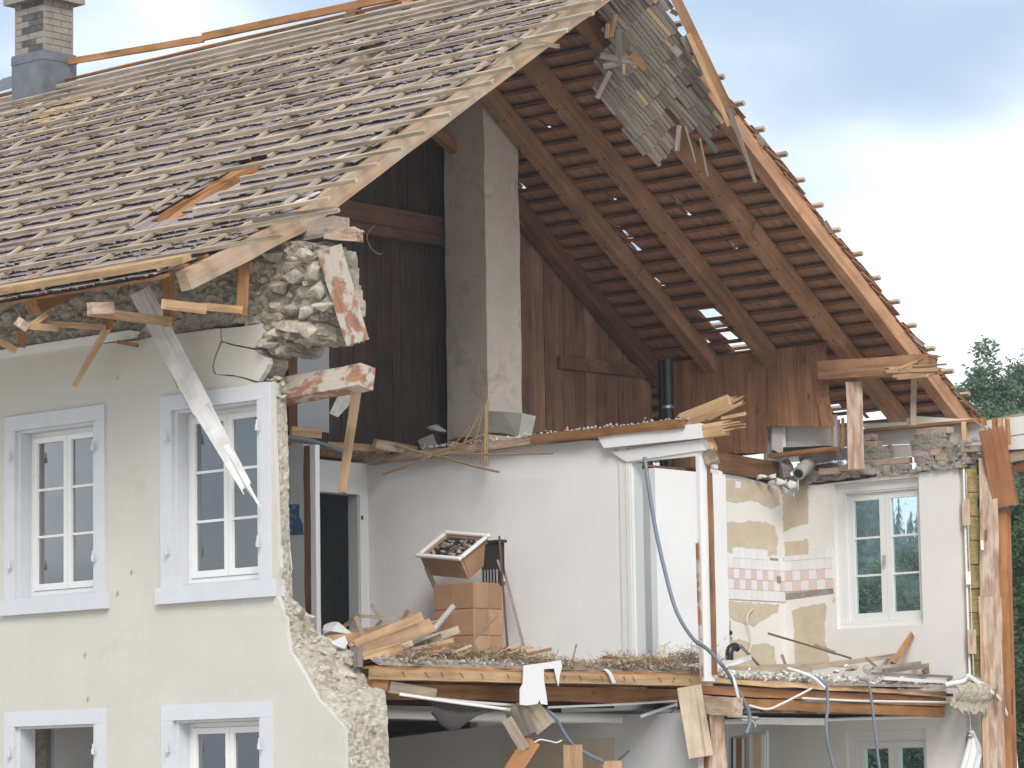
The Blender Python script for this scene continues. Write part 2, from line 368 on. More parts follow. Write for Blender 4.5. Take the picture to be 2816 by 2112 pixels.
TUFT = plaster('dusty_insulation_tuft', (.50, .46, .34), (.62, .57, .45), 9, 1.0, 60)
DUST = plaster('dusty_rubble_fill', (.33, .28, .225), (.52, .47, .40), 14, 1.0, 60, dirt=(.22, .17, .12), dirt_lo=.5)
STRAW = toned('straw', [(0, (.16, .095, .05)), (.5, (.31, .205, .115)), (1, (.50, .37, .23))], .9)
CHIPS = toned('plaster_crumbs', [(0, (.30, .26, .21)), (.5, (.50, .47, .41)), (1, (.78, .77, .75))], .9, 60)
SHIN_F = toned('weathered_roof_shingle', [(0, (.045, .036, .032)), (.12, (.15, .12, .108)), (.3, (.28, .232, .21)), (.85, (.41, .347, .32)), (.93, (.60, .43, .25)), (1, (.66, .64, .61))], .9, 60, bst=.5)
SHIN_B = toned('shingle_underside', [(0, (.30, .155, .085)), (.5, (.44, .24, .14)), (1, (.56, .325, .20))], .9, 60, grain_axis=0, namt=.45, bst=.8)
SHIN_G = toned('grey_weathered_shingle', [(0, (.09, .073, .058)), (.5, (.175, .147, .12)), (.92, (.255, .217, .18)), (1, (.38, .26, .15))], .9, 50, bst=.5)
m_, n_, b_ = mat('blue_floral_wallpaper'); co_, _ = objcoord(n_, rand=False); vo_ = nd(n_, 'ShaderNodeTexVoronoi', Scale=16.0); n_.links.new(co_, vo_.inputs['Vector'])
n_.links.new(ramp(n_, [(.0, (.42, .22, .24)), (.12, (.30, .38, .45)), (.22, (.04, .13, .22)), (.36, (.10, .24, .34)), (.42, (.03, .10, .18))], vo_.outputs['Distance']).outputs[0], b_.inputs['Base Color']); b_.inputs['Roughness'].default_value = .8; WALLPAPER = m_
GLASS = glass('window_glass', (.92, .96, .96), 6.5)
FILL_CLOTH = plaster('added_lilac_cloth', (.55, .55, .62), (.62, .62, .68), 3, .1, 60)
GLASSK = glass('kitchen_window_glass', (.86, .95, .96), .6)
REED = plain('dry_reed', (.42, .29, .15), .8, var=.3)
YCARD = plain('pale_yellow_card', (.72, .68, .50), .7, namt=.03)
GRASS = plaster('meadow_ground', (.08, .11, .04), (.13, .16, .06), .3, .3, 30)
BOUNCE_YARD = plaster('pale_bounce_gravel', (.50, .465, .41), (.60, .56, .50), .8, .5, 30)
BARK = plain('bark', (.10, .075, .055), .9, nscale=12, namt=.35)
LEAF1 = leafmat('leaf_mid_green', (.07, .115, .075), (.22, .30, .18))
LEAF2 = leafmat('leaf_dark_green', (.035, .07, .032), (.13, .20, .08))
LEAF3 = leafmat('leaf_blue_green_conifer', (.05, .09, .085), (.13, .20, .12))

# ================================================================== ground and the house
b = MB(); b.add([(-900, -900, 0), (900, -900, 0), (900, 900, 0), (-900, 900, 0)], [(0, 1, 2, 3)])
b.build('ground', GRASS, kind='structure')
b = MB(); b.add([(-45, -75, .004), (75, -75, .004), (75, 48, .004), (-45, 48, .004)], [(0, 1, 2, 3)]); b.build('bounce_ground', BOUNCE_YARD, kind='structure')  # unseen pale ground, added to bounce light up into attic and facade
H = empty('farmhouse', (0, 0, 0), 'half demolished cream farmhouse with torn open end and stripped roof', 'house')
FL1, CEIL1, ATT = 2.62, 5.05, 5.2          # upper floor, its ceiling, attic floor
XL = -12.2                                # far end of the house
YB = 10.0                                 # inner face of the back wall

# ---------------------------------------------------------------- front wall
FR = {}                                   # window: (outer x0, x1, top), (open x0, x1, z0, z1)
WINS = []
for (x0, x1) in ((-4.937, -3.531), (-2.785, -1.386)):
    for dz in (0, -2.751):
        WINS.append((x0, x1, 5.172+dz, x0+.170, x1-.150, 3.462+dz, 5.033+dz))
for k in range(1, 3):                     # windows further along, out of the picture
    for dz in (0, -2.751): WINS.append((-4.937-2.152*k, -3.531-2.152*k, 5.172+dz, -4.767-2.152*k, -3.681-2.152*k, 3.462+dz, 5.033+dz))
PAIR = [((748, 1050), (775, 1040), .2), ((750, 1107), (788, 1108), .2), ((752, 1200), (792, 1200), .2), ((757, 1300), (794, 1300), .2), ((760, 1400), (795, 1400), .2),
        ((764, 1500), (797, 1500), .2), ((770, 1560), (799, 1560), .2), ((764, 1590), (803, 1592), .22), ((763, 1640), (806, 1645), .25), ((772, 1665), (830, 1670), .3),
        ((785, 1700), (862, 1700), .4), ((788, 1740), (868, 1738), .45), ((792, 1765), (905, 1755), .5), ((797, 1790), (955, 1785), .57), ((815, 1820), (985, 1803), .57),
        ((830, 1845), (982, 1830), .57), ((850, 1880), (1008, 1865), .57), ((875, 1925), (1020, 1885), .57), ((915, 1965), (1058, 1900), .57), ((945, 2000), (1065, 1950), .57),
        ((948, 2060), (1068, 2040), .57), ((948, 2112), (1072, 2112), .57), ((950, 2420), (1074, 2420), .57)]
def P0(l, y=0): return [U(px, py, Y=y) for px, py in l]
top_l = [(-60, 985), (60, 967), (160, 955), (300, 944), (375, 936), (420, 927), (480, 919), (540, 912), (605, 903)]
# render cracked off the right-hand corner above the window: two loose plates beside the main skin
skin = [V((XL, 0, 5.80))]+P0(top_l)+P0([(607, 935), (597, 960), (588, 985), (583, 1012), (590, 1030), (620, 1033), (650, 1036), (675, 1043), (700, 1052), (728, 1050)])
skin += [U(*p[0], Y=0) for p in PAIR]
skin = [p for p in skin if p.z > -.2]+[V((U(950, 2420, Y=0).x, 0, -.1)), V((XL, 0, -.1))]
def rect(x0, x1, z0, z1, y=0): return [V((x0, y, z0)), V((x1, y, z0)), V((x1, y, z1)), V((x0, y, z1))]
b = MB()
holes = [rect(w[0]+.004, w[1]-.004, w[5]-.145, w[2]-.004) for w in WINS]
b.slab(skin, (0, -1, 0), .045, holes)
FW = b.build('front_wall', CREAM, H, label='cream rendered front wall with rough broken right edge')
b = MB()
b.slab(P0([(608, 904), (660, 899), (720, 889), (727, 911), (712, 943), (697, 957), (640, 946), (611, 938)], -.004), (0, -1, 0), .05)
b.build('loose_render_plate', CREAM, FW)
b = MB()
b.slab(P0([(611, 942), (640, 950), (697, 962), (735, 984), (737, 1000), (727, 1022), (709, 1049), (676, 1039), (640, 1031), (594, 1029), (588, 1012), (593, 985), (602, 962)], -.010), (0, -1, 0), .06)
b.build('loose_render_plate', CREAM, FW)
b = MB(); b.slab(P0([(580, 906), (720, 893), (722, 930), (708, 952), (730, 985), (730, 1005), (716, 1030), (703, 1046), (570, 1046)], .06), (0, -1, 0), .28); b.build('wall_core', RUBBLE_L, FW)
# solid core behind the skin
core = [V((XL, .05, 6.35)), V((-3.2, .05, 6.30)), U(600, 905, Y=.05), U(596, 960, Y=.05)]+[p+V((-.06, .05, 0)) for p in (U(*q[0], Y=0) for q in PAIR)][1:-1]
core = [p for p in core if p.z > .3]+[V((core[-1].x, .05, -.1)), V((XL, .05, -.1))]
b = MB(); b.slab(core, (0, -1, 0), .15, [[p+V((0, .05, 0)) for p in rect(w[0]+.02, w[1]-.02, w[5]-.12, w[2]-.02)] for w in WINS])
b.build('wall_core', RUBBLE, FW)
b = MB()
b.bx(XL, -1.50, .201, .56, -.1, .45); b.bx(XL, -1.75, .201, .56, 2.3, 3.2)
b.bx(XL, -2.9, .201, .56, 5.2, 6.3)
for w in WINS[::2]:
    if w[1] < -2: b.bx(w[1]+.05, w[1]+.70, .202, .55, .4, 5.25)
b.build('wall_core', RUBBLE, FW)
b = MB(); b.slab([p+V((0, .158, 0)) for p in core], (0, 1, 0), .006, [[p+V((0, .208, 0)) for p in rect(w[0]+.02, w[1]-.02, w[5]-.12, w[2]-.02)] for w in WINS]); b.build('inner_plaster', WHITEP, FW)
# broken end of the wall: front edge to inner edge
fr = []; re = []
for i in range(len(PAIR)-1):
    a0, c0, y0 = PAIR[i]; a1, c1, y1 = PAIR[i+1]
    A0, A1 = U(*a0, Y=.012), U(*a1, Y=.012); C0, C1 = U(*c0, Y=y0), U(*c1, Y=y1)
    n = max(1, int(max((A1-A0).length, (C1-C0).length)/.026))
    for j in range(n): fr.append(A0.lerp(A1, j/n)); re.append(C0.lerp(C1, j/n))
g = []
NR = 20
for i in range(NR):
    v = i/(NR-1); row = []
    for p, q in zip(fr, re):
        r = p.lerp(q, v); am = math.sin(math.pi*v)**.6 if 0 < v < 1 else 0
        d = fbm(r*9, 4)*.05+abs(noise.noise(r*4.2))*.04+fbm(r*27, 3)*.03
        low = 1.0 if r.z < 3.35 else .35
        row.append(r+V((.75, -.45, .35)).normalized()*(d*am*low)+V((fbm(r*23)*.012, 0, fbm(r*19+V((5, 1, 2)))*.012)))
    g.append(row)
b = MB(); c = len(fr); b.add([p for r_ in g for p in r_], [(i*c+j, (i+1)*c+j, (i+1)*c+j+1, i*c+j+1) for i in range(NR-1) for j in range(c-1)])
# back it up so that it is solid
b.add([p for p in g[-1]]+[V((p.x-.5, p.y+.02, p.z)) for p in g[-1]], [(j, c+j, c+j+1, j+1) for j in range(c-1)])
b.build('broken_wall_end', RUBBLE_L, FW, smooth=False)
for k in range(150):
    j = random.randrange(30, c); i = random.randrange(2, NR-1); p = g[i][j]
    if p.z < 1.4 or p.z > 3.36: continue
    s = rnd(.014, .04) if random.random() < .85 else rnd(.05, .09)
    if p.z < 2.35: s *= .5
    stone('stone', p+V((-.01, 0, 0)), (s*rnd(1, 1.5), s*rnd(.9, 1.3), s*rnd(.6, .9)), STONE if random.random() < .7 else RUBBLE_L, FW, sub=1 if s < .04 else 2)
for px, py, Y_, s in ((818, 1688, .2, .10), (845, 1735, .3, .12), (835, 1772, .2, .09), (905, 1790, .35, .09), (962, 1818, .5, .09), (880, 1845, .25, .10), (945, 1872, .4, .10), (905, 1905, .25, .09), (985, 1900, .5, .09), (950, 1940, .3, .10), (1030, 1935, .5, .08)):
    stone('stone', U(px, py, Y=Y_), (s*1.2, s, s*.8), STONE, FW, sub=3, amp=.3)
# rubble laid bare under the eaves and at the corner
RUB = [(-60, 985), (60, 962), (160, 950), (375, 931), (480, 914), (605, 898), (720, 886), (730, 905), (722, 935), (742, 975), (778, 968), (788, 949), (785, 932), (834, 943), (861, 938), (877, 911), (872, 881),
       (896, 856), (899, 835), (889, 790), (880, 760), (877, 724), (872, 677), (834, 665), (780, 669), (720, 679), (671, 690), (560, 735), (300, 775), (-60, 830)]
def rubble_panel(name, poly, y0, depth, cell, amp, m, parent, seed=0):
    xs = [p.x for p in poly]; zs = [p.z for p in poly]; pl = [(p.x, p.z) for p in poly]
    x0, z0 = min(xs), min(zs); nx = int((max(xs)-x0)/cell)+1; nz_ = int((max(zs)-z0)/cell)+1
    on = {(i, j) for i in range(nx) for j in range(nz_) if inside((x0+(i+.5)*cell, z0+(j+.5)*cell), pl)}
    idx = {}; vs = []; fs = []
    def vert(i, j, back):
        k = (i, j, back)
        if k not in idx:
            p = V((x0+i*cell, y0, z0+j*cell)); q = p+V((seed, 0, 0))
            p.x += noise.noise(q*11)*cell*.9; p.z += noise.noise(q*11+V((9, 4, 2)))*cell*.9
            if back: p.y += depth
            else:
                d_ = noise.voronoi(V((q.x*6.5, 3.1, q.z*8.5)))[0]; edge = min(1, (d_[1]-d_[0])*3.2)
                p.y += -amp*.55*edge**.7-fbm(q*5, 2)*amp*.55-fbm(q*17, 4)*amp*.42
            idx[k] = len(vs); vs.append(p)
        return idx[k]
    def side(i, j, s_):
        if s_ == 0: return vert(i, j, 0)
        k = (i, j, 's', s_)
        if k not in idx:
            r0 = vs[vert(i, j, 0)].copy(); r0.y = r0.y+(y0+depth-r0.y)*s_/8; f_ = math.sin(math.pi*min(1, s_/8))
            r0.x += fbm(r0*7+V((3, 1, seed)), 4)*.07*f_-.03*f_; r0.z += fbm(r0*8+V((1, 9, seed)), 4)*.05*f_
            idx[k] = len(vs); vs.append(r0)
        return idx[k]
    for (i, j) in on:
        fs.append((vert(i, j, 0), vert(i+1, j, 0), vert(i+1, j+1, 0), vert(i, j+1, 0)))
        for di, dj, a, b_ in ((1, 0, (1, 0), (1, 1)), (-1, 0, (0, 1), (0, 0)), (0, 1, (1, 1), (0, 1)), (0, -1, (0, 0), (1, 0))):
            if (i+di, j+dj) not in on:
                p, q = (i+a[0], j+a[1]), (i+b_[0], j+b_[1])
                for s_ in range(8): fs.append((side(*q, s_), side(*p, s_), side(*p, s_+1), side(*q, s_+1)))
    mb = MB(); mb.add(vs, fs); return mb.build(name, m, parent)
rubble_panel('bare_rubble', P0(RUB, .02), .05, .45, .024, .085, RUBBLE, FW)
for px, py, sx, sz, m in ((820, 895, .30, .115, STONE), (858, 912, .12, .10, STONE), (848, 705, .12, .10, RUBBLE_L), (868, 740, .08, .12, STONE), (870, 800, .09, .12, RUBBLE_L), (884, 840, .10, .07, RUBBLE_L),
                          (800, 850, .15, .09, RUBBLE), (840, 860, .12, .08, RUBBLE_L), (745, 945, .15, .07, STONE), (760, 915, .12, .06, RUBBLE_L), (700, 720, .12, .08, RUBBLE), (760, 700, .14, .08, RUBBLE),
                          (640, 790, .10, .07, RUBBLE), (500, 860, .10, .06, RUBBLE), (380, 880, .12, .07, RUBBLE), (250, 880, .1, .07, RUBBLE), (130, 905, .12, .06, RUBBLE), (560, 850, .1, .08, RUBBLE), (815, 760, .13, .1, RUBBLE), (770, 790, .12, .09, RUBBLE)):
    stone('stone', U(px, py, Y=-.015 if px > 735 else .05), (sx, .16, sz), m, FW, rot=(rnd(-.15, .15), rnd(-.12, .12), rnd(-.2, .2)), sub=3, amp=.35)
for k in range(36):
    px, py = rnd(640, 895), rnd(680, 935)
    if not inside((px, py), RUB): continue
    s = rnd(.025, .07); stone('stone', U(px, py, Y=.02+rnd(-.02, .03)), (s*1.4, s, s*.8), random.choice((RUBBLE, RUBBLE_L, STONE, RUBBLE)), FW, sub=2, amp=.4)
# crumbs of mortar on the wall top beside the window head
for px, py in ((752, 1044), (768, 1040), (780, 1056), (738, 1046), (774, 1090), (783, 1075)):
    stone('stone', U(px, py, Y=.1), (.05, .08, .035), RUBBLE_L, FW, sub=2)
# cornice strip
b = MB(); A, B = U(-80, 975, Y=-.03), U(375, 936, Y=-.03)
b.slab([V((XL, -.03, A.z-.07)), V((B.x-.05, -.03, A.z-.075)), V((B.x, -.03, A.z-.02)), V((B.x-.1, -.03, A.z)), V((XL, -.03, A.z))], (0, -1, 0), .08)
b.build('cornice', PAINTW, FW)
# iron hooks and marks in the render
for px, py in ((360, 1573), (232, 1800), (240, 1922), (320, 1040), (322, 1632)):
    p = U(px, py, Y=0); b = MB(); b.tube(spline([p, p+V((.02, -.02, -.01)), p+V((.03, -.02, .02))], 4), .006, 6); b.build('wall_hook', STEEL, FW)

# ---------------------------------------------------------------- windows
def sash(W_, x0, x1, z0, z1, y, m, gl, rows=3, fr=.042, st=.052, mu=.022, dep=.05, sgn=1, open_=False):
    """two-leaf casement filling x0..x1, z0..z1"""
    def piece(nm, a0, a1, c0, c1, d0, d1, mm=m):
        q = MB(); q.bx(a0, a1, d0, d1, c0, c1); return q.build(nm, mm, W_)
    piece('outer_frame', x0, x0+fr, z0, z1, y, y+dep+.02); piece('outer_frame', x1-fr, x1, z0, z1, y, y+dep+.02)
    piece('outer_frame', x0+fr, x1-fr, z1-fr, z1, y+.001, y+dep+.02); piece('outer_frame', x0+fr, x1-fr, z0, z0+fr, y+.001, y+dep+.02)
    xa, xb, za, zb_ = x0+fr+.003, x1-fr-.003, z0+fr+.003, z1-fr-.003; xm = (xa+xb)/2
    for a, c in ((xa, xm-.002), (xm+.002, xb)):
        yy = y-.012*sgn if sgn > 0 else y+.03
        piece('stile', a, a+st, za, zb_, yy, yy+dep); piece('stile', c-st, c, za, zb_, yy, yy+dep)
        piece('rail', a+st, c-st, zb_-st, zb_, yy+.001, yy+dep); piece('rail', a+st, c-st, za, za+st*1.15, yy+.001, yy+dep)
        h = (zb_-za-st*2.15)/rows
        for k in range(rows):
            q0 = za+st*1.15+h*k
            piece('pane', a+st, c-st, q0, q0+h, yy+dep*.5, yy+dep*.5+.003, gl)
            if k: piece('muntin', a+st, c-st, q0-mu/2, q0+mu/2, yy+.008, yy+dep-.008)
for wi, (ox0, ox1, ot, x0, x1, z0, z1) in enumerate(WINS):
    W_ = MB(); W_.bx(ox0, ox1, -.02, .13 if wi in (2, 3) else .2, z1+.001, ot); W_ = W_.build('window', BLUE, H)
    W_['label'] = ['upper window with its right jamb bare to the broken wall', 'lower window beside the broken wall'][wi % 2] if 2 <= wi < 4 else ('window opening without any sash' if wi == 1 else 'blue framed window of the front wall')
    def piece(nm, a0, a1, d0, d1, c0, c1, m=BLUE):
        q = MB(); q.bx(a0, a1, d0, d1, c0, c1); return q.build(nm, m, W_)
    for a0, a1, rx0, rx1 in ((ox0, x0-.022, x0-.022, x0+.018), (x1+.02, ox1, x1-.012, x1+.02)):
        dj_ = .13 if wi in (2, 3) and rx0 > x0 else .2
        piece('jamb', a0, a1, -.02, dj_, z0, z1); piece('jamb_rebate', rx0, rx1, .02 if rx0 < x0-.01 else -.012, .2, z0, z1)
    piece('lintel_rebate', x0+.018, x1-.012, .02, .2, z1-.022, z1)
    piece('sill', ox0-.037, ox1+.052, -.055, .1 if wi in (2, 3) else .2, z0-.149, z0)
    piece('sill_board', x0+.02, x1-.014, .12, .28, z0+.0, z0+.03, BLUE)
    if wi in (0, 2):
        xa_, xb_ = ((x0+.36, x1-.02) if wi == 0 else (x0+.30, x1-.25)); g_ = [[V((xa_+(xb_-xa_)*i/24, .36+.025*math.sin(i*1.3)+.012*math.sin(i*2.9), z0+.06+(z1-z0-.16)*j/3)) for i in range(25)] for j in range(4)]
        sheet('added_fill_cloth', g_, FILL_CLOTH, .002, W_)  # cloth added behind the panes to make them lighter
    if wi != 1: sash(W_, x0+.02, x1-.014, z0+.03, z1-.024, .15, PANEW, GLASS)
    for xx in (ox0+.12, x1+.035):
        for zz in (z0+.32, z1-.24):
            q = MB(); q.tube([(xx, -.06, zz-.035), (xx, -.06, zz+.015)], .016, 8); q.tube([(xx, -.06, zz+.01), (xx, -.06, zz+.06)], .008, 6); q.box((xx, -.04, zz-.03), (.008, 0, 0), (0, .025, 0), (0, 0, .006))
            q.build('hinge_pin', IRONW, W_)
# pale cloth added above to lighten the panes; boards close behind the upper left
# inside the left rooms: side wall between the two upper windows, floors, back wall of the rooms
b = MB(); b.bx(XL, XL+.4, .56, YB, -.1, 6.4); b.build('far_end_wall', GREYP, H)

# ---------------------------------------------------------------- roof geometry
SL, SL2, YK, ZK = .658, .484, .165, 6.477     # front rafters: slope above the kink, below it, kink point of their undersides
RY = 4.80                                   # ridge line
SBK = .69; ZBK = 9.93                        # back rafters: tops pass (RY, ZBK)
def fpt(Y, off):
    """point (Y,Z) on the front slope, off = height above rafter underside; Y counted along the underside"""
    s = SL if Y > YK else SL2; a = math.atan(s); z = ZK+s*(Y-YK); return Y-math.sin(a)*off, z+math.cos(a)*off
def fdir(Y): s = SL if Y > YK else SL2; return V((0, 1, s)).normalized()
def fnrm(Y): s = SL if Y > YK else SL2; return V((0, -s, 1)).normalized()
def onf(x, y, off):
    for s in (SL, SL2):
        n_ = V((0, -s, 1)).normalized(); p = V((0, YK, ZK))+n_*off; d = ray(x, y); q = CAM+d*((p-CAM).dot(n_)/d.dot(n_))
        if s == SL and q.y > YK-off*.55: return q
    return q
def fY(q, off):
    """underside Y for a point on the offset surface"""
    for s in (SL, SL2):
        Y = q.y+math.sin(math.atan(s))*off
        if s == SL and Y > YK: return Y
    return Y
BDIR = V((0, 1, -SBK)).normalized(); BN = V((0, SBK, 1)).normalized()       # down the back slope / outward
def bpt(u, off, x): return V((x, RY, ZBK))+BDIR*u+BN*off                    # off above rafter tops
def onb(px, py, off):
    p = V((0, RY, ZBK))+BN*off; d = ray(px, py); return CAM+d*((p-CAM).dot(BN)/d.dot(BN))
def bu(q): return (q-V((0, RY, ZBK))).dot(BDIR)

XR = -1.15                                  # front rake rafter
# front roof: shingle layer
HOLES_F = [[(385, 640), (400, 605), (560, 520), (640, 465), (750, 430), (700, 490), (640, 525), (540, 570), (470, 630)],
           [(905, 190), (935, 165), (985, 140), (1060, 120), (1050, 150), (1000, 190), (940, 215)],
           [(60, 255), (180, 195), (182, 225), (80, 275)]]
b = MB(); rows = 41; Y0 = -1.30
ys = []; y = Y0; s_tot = 0
step = .172
yy = Y0
while yy < RY-.05:
    ys.append(yy); yy += step*(1/math.sqrt(1+(SL if yy > YK else SL2)**2))
for ri, Yc in enumerate(ys):
    d = fdir(Yc+.02); nn = fnrm(Yc+.02); x = XL; rowt = rnd(-.08, .08)
    xe = XR-.12+.10*noise.noise(V((ri*.7, 3, 1)))
    if Yc < -.9: xe = XR-.25
    while x < xe:
        w = rnd(.05, .11); yq, zq = fpt(Yc, .195); o = V((x+w/2, yq, zq))
        lift = max(0, random.gauss(.002, .005)); ln = .34; dj = random.gauss(0, .010)
        cpx = pix(o+d*.05)
        skip = any(inside(cpx, h) for h in HOLES_F) or random.random() < .012
        if not skip and cpx[0] > -150:
            t = min(.84, max(.0, .52+rowt*.7+random.gauss(0, .09)+.22*noise.noise(V((x*.8, Yc*1.5, 0)))))
            if random.random() < .01: t = 1.0
            if inside(cpx, [(60, 360), (130, 310), (250, 270), (200, 320), (100, 370)]): t = .93
            # lower end rides on two courses, upper end dives below
            a0 = o+d*dj+nn*(.026+lift); a1 = o+d*(ln+dj)-nn*.008
            ax = (a1-a0)*.5; b.box((a0+a1)*.5, (w/2-.0015, 0, 0), ax, nn*.0075, max(.2, t), 0)  # butt face toned near black: edge shadow painted in, with weathered end grain
        x += w
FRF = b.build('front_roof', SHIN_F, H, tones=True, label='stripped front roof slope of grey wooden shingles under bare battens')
FRF['kind'] = 'stuff'
# boarding laths below the shingles, broken away at the holes
for k in range(28):
    Yc = -1.25+k*.222; q = fpt(Yc, .180)
    if Yc > RY-.1: break
    x = XR-.1; run = x
    while x > XL:
        hit = any(inside(pix((x, *q)), h) for h in HOLES_F[:2])
        if hit and run is not None:
            if run-x > .05: beam('roof_lath', V((run, *q)), V((x+rnd(-.02, .02), *q)), .065, .022, ORANGE, FRF, face=fnrm(Yc))
            run = None
        if not hit and run is None: run = x
        x -= .04
    if run is not None: beam('roof_lath', V((run, *q)), V((XL, *q)), .065, .022, ORANGE, FRF, face=fnrm(Yc))
# front rafters
def front_rafter(x, m, ye=-1.17, s0=0, wd=.13, yt=RY-.02):
    pa, pk, pt = V((x, *fpt(ye, .085))), V((x, *fpt(YK, .085))), V((x, *fpt(yt, .085)))
    beam('rafter', pk-fdir(1)*.02, pt, .17, wd, m, FRF, face=(1, 0, 0), rough=.004)
    beam('rafter', pa, pk+fdir(-1)*.05, .165, wd-.008, m, FRF, face=(1, 0, 0), s0=s0, rough=.005)
front_rafter(XR-.03, RAKEW)
XR2 = onf(575, 555, .17).x
beam('rafter', onf(330, 668, .10), onf(790, 425, .10), .18, .17, ORANGE, FRF, face=fnrm(1), rough=.004)
for k in range(1, 13): front_rafter(XR2-.25-(k-1)*.86, ORANGE if k == 1 else BROWN if k > 5 else CHIP2, ye=-1.17+rnd(-.03, .05), wd=.17 if k == 1 else .13)
# rafter tail ends get visible weathering: grey end blocks
# battens
BY = [290.6, 317, 342, 366.6, 390.6, 419.7, 443.8, 476.7, 503, 531, 559.6, 590, 618.5, 647.6, 678.6, 711, 745, 782]
ENDS = {0: -1.12, 1: -1.1}
endpx = [(1638, 27), (1580, 67), (1526, 107), (1471, 148), (1410, 186), (1348, 227), (1289, 271), (1230, 317), (1170, 362), (1106, 408), (1045, 450), (980, 495), (897, 530), (907, 592), (777, 643)]
ends = [(lambda q: (fY(q, .28), q.x))(onf(*e, .28)) for e in endpx]
def batten(Yc, xa, xb, w=.036, t=.034, m=BATTEN, off=.282, nm='batten', **k):
    q = V((0, *fpt(Yc, off)))
    return beam(nm, V((xa, q.y+rnd(-.008, .008), q.z)), V((xb, q.y+rnd(-.008, .008), q.z+rnd(-.006, .004))), w, t, m, FRF, face=fnrm(Yc), rough=.004, bow=rnd(-.012, .012), **k)
gapx = [(lambda q: (fY(q, .28), q.x))(onf(*e, .28)) for e in ((485, 525), (425, 565), (360, 612), (672, 484), (612, 530), (545, 572))]
for yb in [263]+BY:
    q = onf(0, yb, .282); Yc = fY(q, .282)
    e = min(ends, key=lambda a: abs(a[0]-Yc)); xe = e[1]+rnd(-.03, .03) if abs(e[0]-Yc) < .2 else -.55+rnd(-.08, .08)
    if Yc > 3.4: xe = -.45+.1*(Yc-3.4)
    cut = None
    for (gy, gx), (hy, hx) in zip(gapx[:3], gapx[3:]):
        if abs(gy-Yc) < .13 and cut is None: cut = (gx, hx)
    m = ORANGE if yb == 263 else BATTEN
    if cut: batten(Yc, XL, cut[0], m=m); batten(Yc, cut[1], xe, m=m)
    else:
        j = rnd(-6.5, -3.5); batten(Yc, XL, j-.004, m=m); batten(Yc, j+.004, xe, m=m, s1=.05 if random.random() < .3 else 0)
batten(RY-.03, XL, -.5); batten(RY-.40, XL, -.6)
q = onf(508, 718, .27); batten(fY(q, .27)+.02, XL, q.x, .11, .06, FRESH, .285, nm='eaves_batten')
beam('batten', onf(1385, 103, .30), onf(1533, 127, .28), .04, .03, BATTEN, FRF, s1=.08)
beam('batten', onf(680, 610, .25), onf(915, 578, .27), .06, .02, GREYW, FRF, s1=.12)
beam('batten', onf(640, 590, .26), onf(778, 568, .27), .05, .018, GREYW, FRF, s1=.1)
# counter battens up the slope
x = XR-.18-.0
while x > -12.6:
    xx = x+rnd(-.02, .02)
    pk, pt = V((xx, *fpt(YK, .248))), V((xx+.08*(RY-YK)+rnd(-.03, .03), *fpt(RY-.08, .248))); pa = V((xx, *fpt(-1.25, .248)))
    beam('counter_batten', pa, pk, .033, .028, BATTEN, FRF, face=fnrm(-1), rough=.003); ln_ = (pt-pk).length; t0 = 0; t_ = 0; on_ = True
    while t_ < ln_:
        hit = any(inside(pix(pk.lerp(pt, t_/ln_)), h) for h in HOLES_F[:1])
        if hit and on_:
            if t_-t0 > .05: beam('counter_batten', pk.lerp(pt, t0/ln_), pk.lerp(pt, t_/ln_), .033, .028, BATTEN, FRF, face=fnrm(1), rough=.003)
            on_ = False
        if not hit and not on_: on_ = True; t0 = t_
        t_ += .04
    if on_: beam('counter_batten', pk.lerp(pt, t0/ln_), pt, .033, .028, BATTEN, FRF, face=fnrm(1), rough=.003)
    x -= .74
# ridge boards
beam('ridge_board', U(176, 172, Y=RY), U(560, 107, Y=RY), .075, .035, ORANGE, FRF, face=(0, -1, .1)); beam('ridge_board', U(557, 102, Y=RY), U(1500, -95, Y=RY), .085, .035, ORANGE, FRF, face=(0, -1, .1))
b = MB(); b.bx(XL, XR-.1, RY-.02, RY+.02, 9.45, 9.66); b.build('ridge_plank', BROWN, FRF)

# back roof: shingle courses seen from inside, laths, rafters, tile battens outside
HOLES_B = [[(1912, 842), (1958, 837), (1978, 860), (1925, 866)], [(1950, 876), (1985, 872), (1992, 892), (1960, 897)], [(1972, 905), (2005, 902), (2022, 922), (1985, 928)], [(1990, 934), (2060, 930), (2068, 950), (2010, 962)],
           [(1498, 338), (1506, 336), (1516, 358), (1508, 360)], [(1417, 498), (1425, 497), (1436, 520), (1428, 522)], [(1652, 512), (1664, 512), (1666, 524), (1656, 526)], [(1490, 662), (1504, 660), (1516, 686), (1500, 690)], [(1527, 700), (1536, 705), (1535, 715), (1526, 712)],
           [(1685, 610), (1692, 610), (1698, 622), (1690, 624)], [(1710, 634), (1722, 640), (1730, 654), (1716, 656)], [(1738, 672), (1750, 672), (1752, 690), (1742, 690)], [(1790, 758), (1806, 760), (1818, 776), (1800, 778)], [(1855, 548), (1866, 552), (1872, 564), (1860, 566)], [(2010, 672), (2020, 676), (2020, 690), (2012, 686)],
           [(1612, 806), (1622, 806), (1640, 824), (1630, 828)], [(2285, 900), (2292, 905), (2290, 915)], [(2270, 1098), (2300, 1095), (2306, 1114), (2276, 1120)], [(2270, 1118), (2340, 1112), (2345, 1136), (2275, 1140)], [(2270, 1140), (2440, 1132), (2450, 1176), (2275, 1180)], [(2376, 1110), (2425, 1112), (2430, 1132), (2376, 1136)],
           [(2440, 1106), (2465, 1104), (2475, 1118), (2448, 1122)], [(2462, 1136), (2488, 1133), (2494, 1150), (2470, 1154)]]
SM = []
